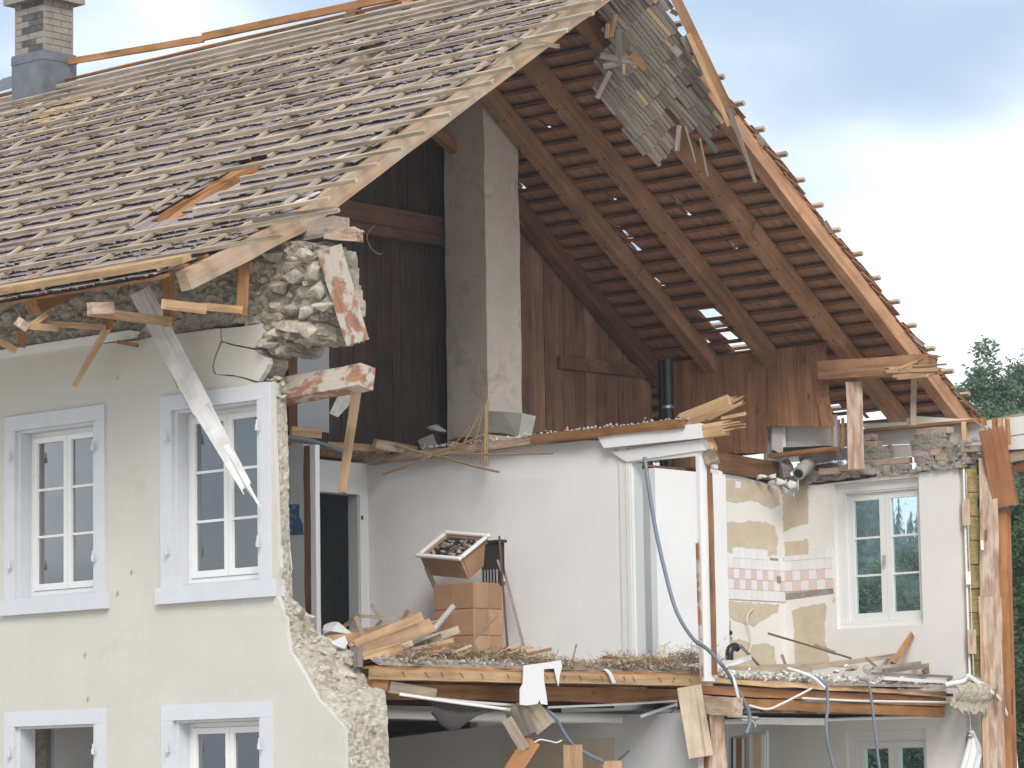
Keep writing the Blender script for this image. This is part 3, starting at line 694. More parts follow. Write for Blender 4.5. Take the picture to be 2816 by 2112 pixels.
for h in HOLES_B:
    xs_, ys_ = [q[0] for q in h], [q[1] for q in h]
    if max(xs_)-min(xs_) < 32:
        q = onb(sum(xs_)/len(xs_), sum(ys_)/len(ys_), .04); SM.append((q.x, bu(q)))
for k in range(9):
    q = onb(rnd(1450, 2050), rnd(450, 950), .04); SM.append((q.x, bu(q)))
def slit(x0, x1, u0, u1): return any(x0 < hx < x1 and u0 < hu < u1 for hx, hu in SM)
b = MB(); ULEN = (11.05-RY)*math.sqrt(1+SBK**2); stp = .200; nrow = int(ULEN/stp)+1
XB = -1.50
for ri in range(1, nrow):
    u0 = ri*stp; x = XL+5.9; rowt = rnd(-.06, .06)
    xe = XB-.02+rnd(-.02, .03)
    while x < xe:
        w = rnd(.035, .075); dj = random.gauss(0, .009)
        cen = bpt(u0+stp*.55, .03, x+w/2); cpx = pix(cen)
        if not any(inside(cpx, h) for h in HOLES_B) and not slit(x, x+w, u0, u0+stp):
            t = min(1, max(0, .5+rowt+random.gauss(0, .12)))
            # upper end lies low (inside), lower end rides up over the next course
            a0 = bpt(u0+.015+dj, .014, x+w/2); a1 = bpt(u0+stp+.05+dj*.5, .062, x+w/2)
            b.box((a0+a1)*.5, (w/2-.0008, 0, 0), (a1-a0)*.5, BN*.005, t)
            if any(inside(pix(bpt(u0+.29, .08, x+w/2)), h) for h in HOLES_B) or slit(x, x+w, u0+.11, u0+.43): x += w; continue
            a0 = bpt(u0+.12, .072, x+w/2); a1 = bpt(u0+.42, .085, x+w/2); b.box((a0+a1)*.5, (w/2-.0005, 0, 0), (a1-a0)*.5, BN*.004, t*.6)
        x += w
# the part over the closed far attic: plain cover
BRF = b.build('back_roof', SHIN_B, H, tones=True, label='back roof slope seen from below, rows of brown shingles on laths')
BRF['kind'] = 'stuff'
b = MB(); b.slab([bpt(.15, .03, XL), bpt(ULEN, .1, XL), bpt(ULEN, .1, XL+6.2), bpt(.15, .03, XL+6.2)], BN, .04); b.build('far_roof_cover', SHIN_B, BRF)
for ri in range(1, nrow):
    u0 = ri*stp+.012; p = bpt(u0, .006, 0)
    beam('roof_lath', V((-6.5, p.y, p.z)), V((XB+rnd(-.02, .1), p.y, p.z)), .042, .02, BROWN, BRF, face=BN, rough=.003)
for k in range(18):
    u0 = .45+k*.40; p = bpt(u0, .13, 0); cp = pix(bpt(u0, .13, XB+.1))
    beam('tile_batten', V((-6.5, p.y, p.z)), V((XB+.09+rnd(-.03, .03), p.y, p.z)), .05, .035, BATTEN, BRF, face=BN)
def back_rafter(x, m, u1=ULEN-.03, u0=0.0, d=.17, w=.15, **k):
    return beam('rafter', bpt(u0, -d/2, x), bpt(u1, -d/2, x), d, w, m, BRF, face=(1, 0, 0), rough=.005, **k)
back_rafter(XB-.05, RAFTER, w=.14, u0=0.0)
BX = [onb(2330, 985, -.17).x+.02, onb(2125, 1000, -.17).x+.05, onb(1950, 1025, -.17).x+.05]
def quadslab(name, pxs, m, parent=None, th=.02, nrm=(0, -1, 0), X=None, Y=None, Z=None, **k):
    q = MB(); q.slab([U(px, py, X=X, Y=Y, Z=Z) for px, py in pxs], nrm, th); return q.build(name, m, parent, **k)
for xk, u1 in ((-2.30, ULEN-.1), (-3.32, ULEN-.2), (-4.16, ULEN-.2), (-5.0, ULEN-.2)):
    back_rafter(xk, RAFTER if xk > -4.9 else BROWN, u1=u1, d=.18, w=.15)
    if xk in (-2.30, -4.16):       # lower length scarfed beside the upper one
        beam('rafter', bpt(4.4 if xk < -3 else 4.0, -.112, xk+.085), bpt(5.95, -.112, xk+.085), .15, .022, RAFTER, BRF, face=(1, 0, 0), rough=.004)
# nail heads on the rafters
for xk in (-2.30, -3.32, -4.16):
    b = MB()
    for j in range(14):
        for sx in (-.04, .045): b.tube([bpt(.6+j*.4, -.181, xk+sx+rnd(-.01, .01)), bpt(.6+j*.4, -.187, xk+sx)], .009, 6)
    b.build('nail_heads', SOOT_SHADE, BRF, kind='stuff')
for px, py in ((1890, 870), (1955, 935)): pass

# ---------------------------------------------------------------- attic: plank wall, tie beam, shaft, knee wall
XP = -5.15
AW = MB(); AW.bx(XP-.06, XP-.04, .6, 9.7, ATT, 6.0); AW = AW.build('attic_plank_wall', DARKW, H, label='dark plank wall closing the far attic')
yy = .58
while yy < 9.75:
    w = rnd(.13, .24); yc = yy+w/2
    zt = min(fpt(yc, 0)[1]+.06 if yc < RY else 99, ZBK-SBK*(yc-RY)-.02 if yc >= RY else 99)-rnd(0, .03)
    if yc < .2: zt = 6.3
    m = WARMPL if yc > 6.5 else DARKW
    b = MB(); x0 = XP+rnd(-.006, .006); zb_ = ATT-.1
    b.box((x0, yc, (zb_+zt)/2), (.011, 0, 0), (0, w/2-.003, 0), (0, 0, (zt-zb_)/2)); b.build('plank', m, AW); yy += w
quadslab('plaster_panel', [(815, 945), (905, 955), (905, 1190), (815, 1180)], GREYP, AW, .02, (1, 0, 0), X=XP+.04)
beam('panel_post', U(806, 950, X=XP+.06), U(806, 1190, X=XP+.06), .09, .06, BROWN, AW)
beam('rail', U(1537, 996, X=XP+.045), U(1785, 1025, X=XP+.045), .14, .05, WARMPL, AW, face=(1, 0, 0))
beam('tie_beam', U(820, 556, X=XP+.12), U(1250, 634, X=XP+.12), .20, .16, TIE, H, face=(1, 0, 0), rough=.006, label='dark tie beam across the attic')
beam('tie_beam', U(820, 604, X=XP+.1), U(1250, 664, X=XP+.1), .16, .16, TIE, H, face=(1, 0, 0), rough=.006, label='lower half of the dark tie beam')
beam('tie_beam', U(1420, 600, X=XP+.12), U(1540, 690, X=XP+.12), .10, .10, BROWN, H, face=(1, 0, 0), label='short stub of beam behind the shaft')
beam('collar_strut', U(1148, 320, X=-4.75), U(1260, 420, X=-4.75), .11, .1, ORANGE, H, face=(1, 0, 0), label='short orange strut below the front rake')
# chimney shaft standing in the attic
sx0, sx1, sy0, sy1 = -4.885, -4.30, 6.05, 6.60
b = MB()
nz_ = 46; zt = 9.12; ring = []
vs_ = []; fs_ = []
prof = [(sx0, sy0), (sx0+.29, sy0), (sx1, sy0), (sx1, sy0+.28), (sx1, sy1), (sx0+.29, sy1), (sx0, sy1), (sx0, sy0+.28)]
for i in range(nz_+1):
    z = 5.0+(zt-5.0)*i/nz_
    for j, (x, y) in enumerate(prof):
        p = V((x, y, z)); p.x += noise.noise(p*2.3)*.012; p.y += noise.noise(p*2.3+V((4, 4, 4)))*.012
        if i == nz_: p.z = ZBK-SBK*(p.y-RY)-.03
        vs_.append(p)
n = len(prof)
fs_ = [(i*n+j, i*n+(j+1) % n, (i+1)*n+(j+1) % n, (i+1)*n+j) for i in range(nz_) for j in range(n)]
b.add(vs_, fs_); SH = b.build('chimney_shaft', SHAFT, H, label='tall plastered chimney shaft standing free in the open attic')
# knee wall of upright planks above the back wall
KW = MB(); YKW = 9.72; KW.bx(-4.9, -3.5, YKW+.05, YKW+.07, 5.35, 5.8); KW = KW.build('knee_wall', KNEE, H, label='reddish plank knee wall under the back rafters')
x = -4.95; xr = U(2275, 1100, Y=YKW).x
while x < xr:
    w = rnd(.13, .22); w = min(w, xr-x+.01); xc = x+w/2
    zt = ZBK-SBK*(YKW-RY)-.03; cx = pix((xc, YKW, 5.6))[0]
    zb_ = U(cx, 1300, Y=YKW).z+.02 if cx < 1975 else (U(cx, 1247, Y=YKW).z if cx < 2120 else U(cx, 1172, Y=YKW).z)
    b = MB(); b.box((xc, YKW+rnd(-.004, .004), (zb_+zt)/2), (w/2-.0015, 0, 0), (0, .011, 0), (0, 0, (zt-zb_)/2)); b.build('plank', KNEE, KW); x += w
beam('loose_plank', U(2236, 950, Y=YKW-.05), U(2278, 1175, Y=YKW-.05), .16, .02, KNEE, KW, face=(0, -1, 0)); beam('loose_plank', U(2262, 965, Y=YKW-.04), U(2273, 1080, Y=YKW-.04), .06, .02, KNEE, KW, face=(0, -1, 0))
# white box opening in the knee wall
EV = quadslab('eaves_box', [(2100, 1160), (2300, 1140), (2300, 1262), (2100, 1275)], PAINTW, H, .02, Y=9.90, label='pale boarded eaves box seen through the knee wall opening')
quadslab('box_side', [(2122, 1170), (2152, 1176), (2150, 1250), (2122, 1235)], PAINTW, EV, .02, Y=9.8)
beam('box_post', U(2155, 1170, Y=9.84), U(2157, 1230, Y=9.84), .04, .03, OFFW, EV); beam('box_board', U(2120, 1254, Y=9.75), U(2295, 1234, Y=9.75), .045, .1, ORANGE, EV, face=(0, -1, 0))
beam('black_sheet_piece', U(2128, 1238, Y=9.85), U(2285, 1232, Y=9.85), .06, .01, SOOT_SHADE, EV, face=(0, -1, .6))
beam('box_post', U(2298, 1155, Y=9.95), U(2300, 1245, Y=9.95), .10, .08, CHIP2, EV); beam('box_post', U(2318, 1150, Y=9.95), U(2318, 1235, Y=9.95), .035, .04, FRESH, EV)
# far eaves: soffit boards beyond the back wall, pale inside
YS = 10.40
EB = quadslab('eaves_board', [(2300, 1186), (2410, 1180), (2560, 1166), (2690, 1160), (2830, 1142), (2830, 1190), (2690, 1212), (2560, 1218), (2380, 1226), (2300, 1230)], OFFW, H, .02, Y=YS, label='pale inner boards of the back eaves')
quadslab('eaves_board_lower', [(2300, 1232), (2380, 1228), (2560, 1220), (2690, 1214), (2820, 1194), (2820, 1234), (2560, 1250), (2440, 1260), (2300, 1266)], OFFW, EB, .02, Y=YS+.01)
beam('soffit_edge', U(2360, 1186, Y=YS-.06), U(2700, 1156, Y=YS-.06), .03, .10, ORANGE, EB, face=(0, -1, 0)); 
quadslab('soffit_top', [(2370, 1165), (2500, 1160), (2520, 1144), (2640, 1152), (2690, 1150), (2500, 1172), (2380, 1184)], OFFW, EB, .02, Y=YS+.15)
for px, y0_, y1_, w, m in ((2650, 1160, 1232, .055, FRESH), (2704, 1150, 1170, .06, ORANGE), (2735, 1150, 1222, .06, ORANGE), (2750, 1150, 1230, .06, FRESH), (2770, 1152, 1222, .055, ORANGE)):
    beam('soffit_stud', U(px, y0_, Y=YS-.12), U(px+3, y1_, Y=YS-.12), w, .04, m, EB)
beam('eaves_batten', U(2680, 1168, Y=YS+.1), U(2850, 1135, Y=YS+.1), .05, .05, BATTEN, EB); beam('eaves_batten', U(2700, 1182, Y=YS+.1), U(2850, 1160, Y=YS+.1), .04, .05, PAINTW, EB)
# purlin on a post
PU = beam('purlin', U(2262, 1020, Y=9.55), U(2560, 1000, Y=9.55), .20, .18, RAFTER, H, face=(0, -1, 0), s1=.12, rough=.005, label='broken purlin end on a post over the kitchen')
for a_, c_, w_ in (((2450, 1013), (2560, 1006), .035), ((2442, 1022), (2580, 1016), .04), ((2462, 1034), (2570, 1026), .04), ((2475, 1040), (2550, 1034), .03), ((2480, 1012), (2515, 998), .03)):
    beam('splintered_heart', U(*a_, Y=9.44+rnd(-.03, .02)), U(*c_, Y=9.44+rnd(-.03, .02)), w_, .05, FRESH, PU, face=(0, -1, 0), s0=.10, s1=.14).matrix_parent_inverse = PU.matrix_basis.inverted()
beam('splinter', U(2510, 1006, Y=9.42), U(2603, 1002, Y=9.42), .022, .02, FRESH, PU).matrix_parent_inverse = PU.matrix_basis.inverted()
beam('purlin_post', U(2348, 1052, Y=9.6), U(2355, 1292, Y=9.6), .175, .16, CHIP2, H, rough=.006, label='worn whitewashed post under the purlin')
beam('prop_stud', U(2513, 1040, Y=9.7), U(2512, 1170, Y=9.7), .062, .05, BATTEN, H, label='thin fresh stud under the splintered purlin')
beam('stud_foot', U(2500, 1166, Y=9.75), U(2500, 1150, Y=9.75), .05, .05, BATTEN, H)

# ---------------------------------------------------------------- back wall with its windows
xe = U(2640, 1500, Y=YB).x
KWIN = (-2.70, -1.545, 3.345, 4.955); LWIN = (-2.62, -1.56, .75, 2.215)
zt_l, zt_r = U(2150, 1332, Y=YB).z, U(2640, 1282, Y=YB).z
b = MB()
prof_ = [V((XL, YB, -.1)), V((xe, YB, -.1)), V((xe, YB, zt_r)), V((-1.25, YB, zt_r-.01)), V((-1.5, YB, zt_r-.03)), V((-1.9, YB, zt_r-.02)), V((-2.4, YB, zt_r-.05)), V((-2.9, YB, zt_r-.06)), V((-3.41, YB, zt_r-.04)), V((-3.6, YB, 5.3)), V((XL, YB, 5.3))]
b.slab(prof_, (0, -1, 0), .3, [rect(KWIN[0], KWIN[1], KWIN[2], KWIN[3], YB), rect(LWIN[0], LWIN[1], LWIN[2], LWIN[3], YB)])
BW = b.build('back_wall', OFFW, H, label='white back wall of the open kitchen')
for nm, kw, lab in (('window', KWIN, 'white kitchen window with woods behind its panes'), ('window', LWIN, 'lower back window, white and half in the picture')):
    q = MB(); q.bx(kw[0]+.001, kw[1]-.001, YB+.05, YB+.20, kw[2]+.001, kw[2]+.05); W_ = q.build(nm, PANEW, H, label=lab)
    sash(W_, kw[0]+.10 if kw is KWIN else kw[0]+.08, kw[1]-.002, kw[2]+.052, kw[3]-.10, YB+.07, PANEW, GLASSK, st=.075, fr=.02, mu=.022, rows=3, sgn=-1)
    q = MB(); q.bx(kw[0]+.001, kw[1]-.001, YB+.06, YB+.2, kw[3]-.099, kw[3]-.001); q.build('head_board', PANEW, W_)
    q = MB(); q.bx(kw[0]+.001, kw[0]+.098 if kw is KWIN else kw[0]+.078, YB+.06, YB+.2, kw[2]+.052, kw[3]-.1); q.build('side_board', PANEW, W_)
    xm = (kw[0]+.1+kw[1])/2; q = MB(); q.bx(xm-.008, xm+.012, YB+.03, YB+.07, (kw[2]+kw[3])/2-.12, (kw[2]+kw[3])/2-.02); q.build('handle', STEEL, W_)
# rubble and mortar on the wall head
for k in range(46):
    xx = rnd(-3.3, xe-.03); s = rnd(.02, .05); stone('mortar_lump', (xx, YB+rnd(.0, .2), zt_r-.035+s*.3), (s*1.5, s*1.2, s*.7), random.choice((MORTAR, BRICK, CONC)), BW, sub=1)
rubble_panel('wall_head_rubble', [U(px_, py_, Y=YB-.01) for px_, py_ in ((2140, 1345), (2155, 1318), (2210, 1302), (2250, 1300), (2290, 1288), (2330, 1290), (2360, 1272), (2400, 1276), (2440, 1282), (2470, 1284), (2484, 1296), (2520, 1290), (2545, 1276), (2580, 1276), (2640, 1266), (2652, 1275), (2650, 1286), (2560, 1296), (2400, 1306), (2290, 1318))], YB-.03, .25, .024, .05, MORTAR, BW, 3.3)
# corner of the frame: plaster edge strip, wool, timber posts
CP = empty('corner_framing', (-.8, 10.1, 0)); CP.parent = H; CP['label'] = 'stripped timber corner posts with yellow wool at the right'
def cb(nm, a, bb, w, t, m, Y=None, **k):
    o = beam(nm, U(*a, Y=Y), U(*bb, Y=Y), w, t, m, CP, **k); o.matrix_parent_inverse = Matrix.Translation((.8, -10.1, 0)); return o
cb('plaster_edge', (2650, 1290), (2668, 1890), .02, .06, PAINTW, 10.02); cb('steel_strip', (2657, 1300), (2678, 1860), .012, .03, STEEL, 10.0)
for i in range(9):
    y0_ = 1290+i*66; o = cb('wool_batt', (2668+i*2.2, y0_), (2670+i*2.2, y0_+64), .13+rnd(-.02, .02), .12, INSUL, 10.2, rough=.02)
cb('corner_post', (2718, 1262), (2722, 1640), .20, .20, CHIP2, 10.2, rough=.006); cb('corner_post', (2722, 1640), (2738, 2300), .24, .2, CHIP2, 10.2, rough=.006)
cb('corner_post', (2755, 1400), (2776, 2300), .11, .10, ORANGE, 10.32, rough=.005); cb('corner_post', (2772, 1400), (2796, 2300), .05, .12, REDBOARD, 10.42)
cb('corner_post', (2698, 1700), (2712, 2300), .03, .05, FRESH, 10.05)
cb('wall_plate', (2600, 1258), (2716, 1256), .06, .12, CHIP2, 10.2)
cb('rail', (2776, 1258), (2840, 1248), .10, .12, CHIP2, 10.5); cb('rail', (2776, 1292), (2840, 1280), .08, .12, REDBOARD, 10.5)
for px, py, w, h in ((2656, 1410, .085, .28), (2662, 1590, .05, .14), (2672, 1765, .09, .26), (2700, 1500, .03, .10)):
    cb('wood_block', (px, py-h*128), (px+2, py+h*128), w, .08, CHIP2 if w > .08 else OFFW, 10.0)
for px, py in ((2712, 1470), (2750, 1540), (2766, 1812), (2738, 1930), (2762, 1930), (2784, 1930)):
    o = cb('mortise', (px, py-14 if py < 1900 else py-36), (px, py+14 if py < 1900 else py+36), .018, .02, BROWN, 10.08)

# ---------------------------------------------------------------- kitchen side wall with tiles
XT = -3.41
b = MB(); ztl = 5.06
b.slab([V((XT, 8.6, 2.4)), V((XT, YB+.05, 2.4)), V((XT, YB+.05, ztl-.05)), V((XT, 9.7, ztl-.06)), V((XT, 9.3, ztl-.01)), V((XT, 8.6, ztl+.02))], (1, 0, 0), .12)
KT = b.build('kitchen_side_wall', OFFW, H, label='kitchen wall with a band of white and pink tiles')
def patch(pxs, m=BEIGE, X=None, Y=None, nm='bare_patch', par=None, th=.004):
    off = {'X': XT+.004, 'Y': YB-.004}
    if m is BEIGE:
        q_ = []
        for i in range(len(pxs)):
            (a0, b0), (a1, b1) = pxs[i], pxs[(i+1) % len(pxs)]; n_ = max(1, int(math.hypot(a1-a0, b1-b0)/5))
            for j in range(n_):
                t_ = j/n_; px_, py_ = a0+(a1-a0)*t_, b0+(b1-b0)*t_; q_.append((px_+4*noise.noise(V((px_*.12, py_*.12, 1)))+rnd(-.8, .8), py_+5*noise.noise(V((px_*.10, py_*.10, 7)))+rnd(-.8, .8)))
        pxs = q_
    return quadslab(nm, pxs, m, par, th, (1, 0, 0) if X else (0, -1, 0), X=off['X'] if X else None, Y=off['Y'] if Y else None)
# bare paint on the side wall (X) and on the window wall (Y)
for pl in ([(1972, 1318), (2030, 1322), (2105, 1330), (2140, 1350), (2146, 1390), (2120, 1400), (2090, 1382), (2062, 1374), (2030, 1382), (1972, 1376)],
           [(1972, 1432), (2030, 1438), (2060, 1432), (2104, 1436), (2130, 1446), (2138, 1480), (2138, 1524), (2106, 1530), (2104, 1510), (2022, 1504), (2020, 1520), (1974, 1516)],
           [(1978, 1650), (2060, 1656), (2145, 1664), (2138, 1684), (2110, 1696), (2100, 1704), (2085, 1712), (2074, 1722), (2040, 1714), (2012, 1702), (2002, 1690), (1990, 1668), (1978, 1668)],
           [(1980, 1765), (2030, 1757), (2058, 1766), (2066, 1775), (2100, 1768), (2128, 1776), (2136, 1835), (1982, 1835)],
           [(1980, 1690), (2000, 1694), (2010, 1726), (2012, 1760), (1982, 1750)]):
    patch(pl, X=1, par=KT)
for pl in ([(2153, 1332), (2222, 1326), (2223, 1440), (2190, 1445), (2168, 1458), (2154, 1462)], [(2157, 1490), (2222, 1484), (2226, 1524), (2160, 1534)],
           [(2178, 1680), (2200, 1668), (2240, 1662), (2270, 1658), (2274, 1668), (2270, 1690), (2268, 1760), (2276, 1790), (2282, 1835), (2184, 1835), (2186, 1740)], [(2290, 1640), (2296, 1650), (2290, 1660)]):
    patch(pl, Y=1, par=BW)
# tiles
def tile(nm, X, Yc, z, wx, wy, h, m, par):
    q = MB(); q.box((X, Yc, z), (wx/2, 0, 0), (0, wy/2, 0), (0, 0, h/2)); return q.build(nm, m, par)
th_ = .1145; zb0 = 3.680; tw = .1045
tmesh = {}
for r_ in range(5):
    for c_ in range(12):
        yc = YB-.001-tw*(c_+.5); z = zb0+th_*(r_+.5); px = pix((XT, yc, z))[0]
        if px < 1972: continue
        if r_ == 4 and (c_ > 8 or c_ < 3): 
            if c_ == 0: pass
            else: continue
        if r_ == 4 and c_ == 0: continue
        pink = (r_ == 1 and c_ % 2 == 0) or (r_ == 2 and c_ % 2 == 1)
        tile('tile', XT+.006+rnd(0, .0015), yc, z, .012, tw-.003, th_-.003, TILEP if pink else TILEW, KT)
for r_ in range(1, 5):
    for c_ in range(6):
        xc = XT+.1135*(c_+.5)+.006; z = zb0+th_*(r_+.5)
        if r_ == 4 and c_ < 3: h = th_*.5; z -= th_*.25
        else: h = th_
        pink = (r_ == 2 and c_ % 2 == 0) or (r_ == 1 and c_ % 2 == 1)
        tile('tile', xc, YB-.006-rnd(0, .0015), z, .1135-.003, .012, h-.003, TILEP if pink else TILEW, BW)
patch([(2158, 1632), (2290, 1620), (2294, 1632), (2160, 1650)], MORTAR, Y=1, par=BW, nm='mortar_band')
patch([(2118, 1534), (2140, 1536), (2140, 1545), (2118, 1543)], MORTAR, X=1, par=KT)
q = MB(); p = U(2139, 1594, X=XT); q.box(p, (.018, 0, 0), (0, .035, 0), (0, 0, .04)); q.build('wall_box', MORTAR, KT)
q = MB(); p = U(2029, 1333, X=XT); q.box(p, (.008, 0, 0), (0, .042, 0), (0, 0, .04)); q.build('socket_plate', PAINTW, KT)
# beam over the side wall, and the pipe and rubble at the wall corner
beam('ceiling_beam', V((XT-.02, 8.3, 5.20)), V((XT-.02, 9.95, 5.14)), .22, .14, BROWN, H, face=(1, 0, 0), label='brown beam lying on the tiled wall')

# ---------------------------------------------------------------- inner walls of the upper floor
YM = 4.80
XC = -4.88
# white partition (faces the front), with the doorway at its right
dz1 = 4.765; dxl, dxr = -1.29, -.49
b = MB(); zt_ = 5.06
b.slab([V((XC, YM, 2.45)), V((dxl-.06, YM, 2.45)), V((dxl-.06, YM, dz1+.06)), V((dxl-.06, YM, 4.99)), V((-1.9, YM, 5.03)), V((-2.6, YM, 5.035)), V((-3.6, YM, 5.05)), V((-4.2, YM, 5.02)), V((XC, YM, 5.02))], (0, -1, 0), .12)
PW = b.build('white_partition', WHITEP, H, label='large grey-white inner wall behind the tiled stove')
b = MB(); b.slab([V((dxl-.06, YM+.003, dz1+.06)), V((dxr+.1, YM+.003, dz1+.06)), V((dxr+.1, YM+.003, 4.93)), V((dxl-.06, YM+.003, 4.93))], (0, -1, 0), .1); b.build('door_head', WHITEP, PW)
DF = MB(); DF.bx(dxl-.16, dxl-.07, YM-.022, YM-.001, 2.45, 4.93); DF = DF.build('doorway', PAINTW, H, label='white door casing at the broken end of the partition')
for a0, a1, d0, d1, c0, c1 in ((dxl-.07, dxl-.02, YM-.035, YM+.02, 2.45, 4.80), (dxl-.02, dxl+.0, YM-.03, YM+.13, 2.45, dz1), (dxl-.07, dxr, YM-.034, YM+.02, dz1+.001, dz1+.10), (dxr, dxr+.045, YM-.03, YM+.13, 2.62, dz1+.08)):
    q = MB(); q.bx(a0, a1, d0, d1, c0, c1); q.build('casing', PAINTW, DF)
q = MB(); q.bx(dxl+.0005, dxl+.015, YM+.01, YM+.12, 2.45, dz1-.001); q.build('jamb_lining', GREYP, DF)
beam('end_stud', V((dxr+.066, YM+.10, 2.68)), V((dxr+.066, YM+.10, 4.95)), .04, .04, BROWN, DF, face=(0, -1, 0), rough=.005)
beam('torn_board', V((dxr+.035, YM-.06, 2.66)), V((dxr+.02, YM-.06, 3.9)), .03, .02, CHIP, DF, face=(0, -1, 0), s1=.3)
# loosened ceiling cove over the door
q = MB(); q.slab(P0([(1640, 1196), (1925, 1164), (1932, 1204), (1660, 1232)], YM-.10), (0, -1, 0), .12); q.build('cove_piece', WHITEP, DF)
q = MB(); q.slab(P0([(1680, 1243), (1930, 1208), (1932, 1238), (1722, 1270)], YM-.05), (0, -1, 0), .06); q.build('cove_piece', PAINTW, DF)
# wall stub and bright passage wall seen through the doorway
b = MB(); b.bx(-4.6, -3.30, 7.5, 7.6, 2.45, 5.03); b.build('passage_end_wall', GREYP, H)
b = MB(); b.bx(-3.42, -3.30, 7.601, 8.83, 2.45, 5.04); PSW = b.build('passage_side_wall', WHITEP, H, label='bright white passage wall seen through the doorway')
quadslab('paper_slip', [(1808, 1772), (1832, 1772), (1832, 1808), (1808, 1808)], YCARD, PSW, .003, (1, 0, 0), X=-3.296)
# wall with the dark door at the left
b = MB(); dy0, dy1, ddz = 4.05, 4.66, 4.70
b.slab([V((XC, .56, 2.45)), V((XC, dy0, 2.45)), V((XC, dy0, ddz)), V((XC, dy1, ddz)), V((XC, dy1, 2.45)), V((XC, YM, 2.45)), V((XC, YM, 5.03)), V((XC, .56, 5.05))], (1, 0, 0), .14)
DW = b.build('door_wall', WHITEP, H, label='inner wall with the dark doorway at the left')
for a0, a1, c0, c1 in ((dy1, dy1+.10, 2.45, ddz+.1), (dy0-.1, dy0, 2.45, ddz+.1), (dy0, dy1, ddz, ddz+.1)):
    q = MB(); q.bx(XC+.001, XC+.022, a0, a1, c0, c1); q.build('door_trim', PAINTW, DW)
q = MB(); q.bx(XC-.139, XC-.001, dy1-.012, dy1, 2.45, ddz); q.build('door_lining', GREYP, DW)
q = MB(); p = U(995, 1424, X=XC+.02); q.box(p+V((.004, 0, 0)), (.006, 0, 0), (0, .012, 0), (0, 0, .02)); q.build('strike_plate', SOOT_SHADE, DW)
b = MB(); b.bx(XC-.9, XC-.86, 2.6, 6.5, 2.45, 5.0); b.build('dark_room_shade', SOOT_SHADE, H)  # black sheet standing in for the shade of the room behind the door
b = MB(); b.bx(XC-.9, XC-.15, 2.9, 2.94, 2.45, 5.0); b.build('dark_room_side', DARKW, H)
# near cross wall with wallpaper scrap and its bared end stud
YN = 2.8
b = MB(); xn = U(835, 1300, Y=YN).x; b.bx(XC+.001, xn, YN, YN+.10, 2.45, 5.02); NW = b.build('cross_wall', GREYP, H, label='grey cross wall with a scrap of blue floral wallpaper')
quadslab('wallpaper_scrap', [(780, 1388), (823, 1386), (822, 1420), (832, 1438), (835, 1470), (780, 1472)], WALLPAPER, NW, .003, (0, -1, 0), Y=YN-.004)
beam('end_stud', V((xn+.045, YN+.05, 2.6)), V((xn+.045, YN+.05, 5.0)), .085, .10, BROWN, NW, face=(0, -1, 0), rough=.006)
beam('end_trim', V((xn+.125, YN+.03, 2.6)), V((xn+.125, YN+.03, 5.0)), .07, .06, PAINTW, NW, face=(0, -1, 0))

# pale rooms behind the left windows
RMP = plaster('pale_blue_room', (.50, .52, .56), (.58, .60, .64), 1.5, .1, 90)
b = MB(); b.bx(XL, XC-.15, 2.55, 2.6, -.1, 5.04); b.bx(XC-.16, XC-.1405, .57, 2.55, -.1, 5.04); b.bx(-7.6, -7.5, .57, 2.54, -.1, 5.04); b.build('left_room_walls', RMP, H)
# ---------------------------------------------------------------- floors
b = MB()
b.bx(XL, XC-.14, .56, YB, FL1-.25, FL1); b.bx(XL, XC-.14, .56, YB, CEIL1, CEIL1+.12); b.build('far_floors', BROWN, H)
# attic floor remains: joist strip over the partition, boards over the far part
AF = MB(); AF.bx(XC, -1.2, YM+.02, 5.3, 5.065, 5.09); AF.bx(XC, -3.45, 5.3, 9.7, 5.066, 5.091); AF = AF.build('attic_floor', BROWN, H, label='torn edge of the attic floor above the white room')
beam('floor_edge_board', V((XC+.1, YM-.05, 5.045)), V((-2.3, YM-.05, 5.075)), .07, .14, CHIP2, AF, face=(0, -1, 0), rough=.008)
beam('floor_edge_board', V((-2.5, YM-.06, 5.08)), V((-.55, YM-.06, 5.08)), .085, .14, ORANGE, AF, face=(0, -1, 0), rough=.006)
beam('broken_joist_end', U(1880, 1162, Y=YM-.03), U(1998, 1110, Y=YM-.03), .17, .09, FRESH, AF, face=(0, -1, 0), s0=.05, s1=.22, taper=.8)
beam('broken_joist_end', U(1925, 1190, Y=YM-.05), U(1990, 1178, Y=YM-.05), .13, .09, FRESH, AF, face=(0, -1, 0), s1=.25)
beam('broken_joist_end', U(1950, 1150, Y=YM-.08), U(2035, 1110, Y=YM-.08), .035, .03, FRESH, AF, s1=.12); beam('splinter', U(1985, 1150, Y=YM-.08), U(2046, 1138, Y=YM-.08), .03, .03, FRESH, AF, s1=.08); beam('splinter', U(1990, 1168, Y=YM-.08), U(2050, 1166, Y=YM-.08), .014, .014, FRESH, AF)
beam('splinter', U(1945, 1190, Y=YM-.02), U(1962, 1228, Y=YM-.02), .06, .04, FRESH, AF, s1=.1)
beam('joist_stub', U(1945, 1232, Y=YM+.1), U(1962, 1275, Y=YM+.1), .13, .10, BATTEN, AF, s0=.04)
q = MB(); p0 = [U(x, y, Y=YM+.12) for x, y in ((1948, 1276), (1958, 1278), (1970, 1298))]; 
for i in range(3): q.box(p0[i], (.05, 0, -.02), (0, .03, 0), (0, 0, .02))
q.build('plaster_crumb', PAPER, AF)
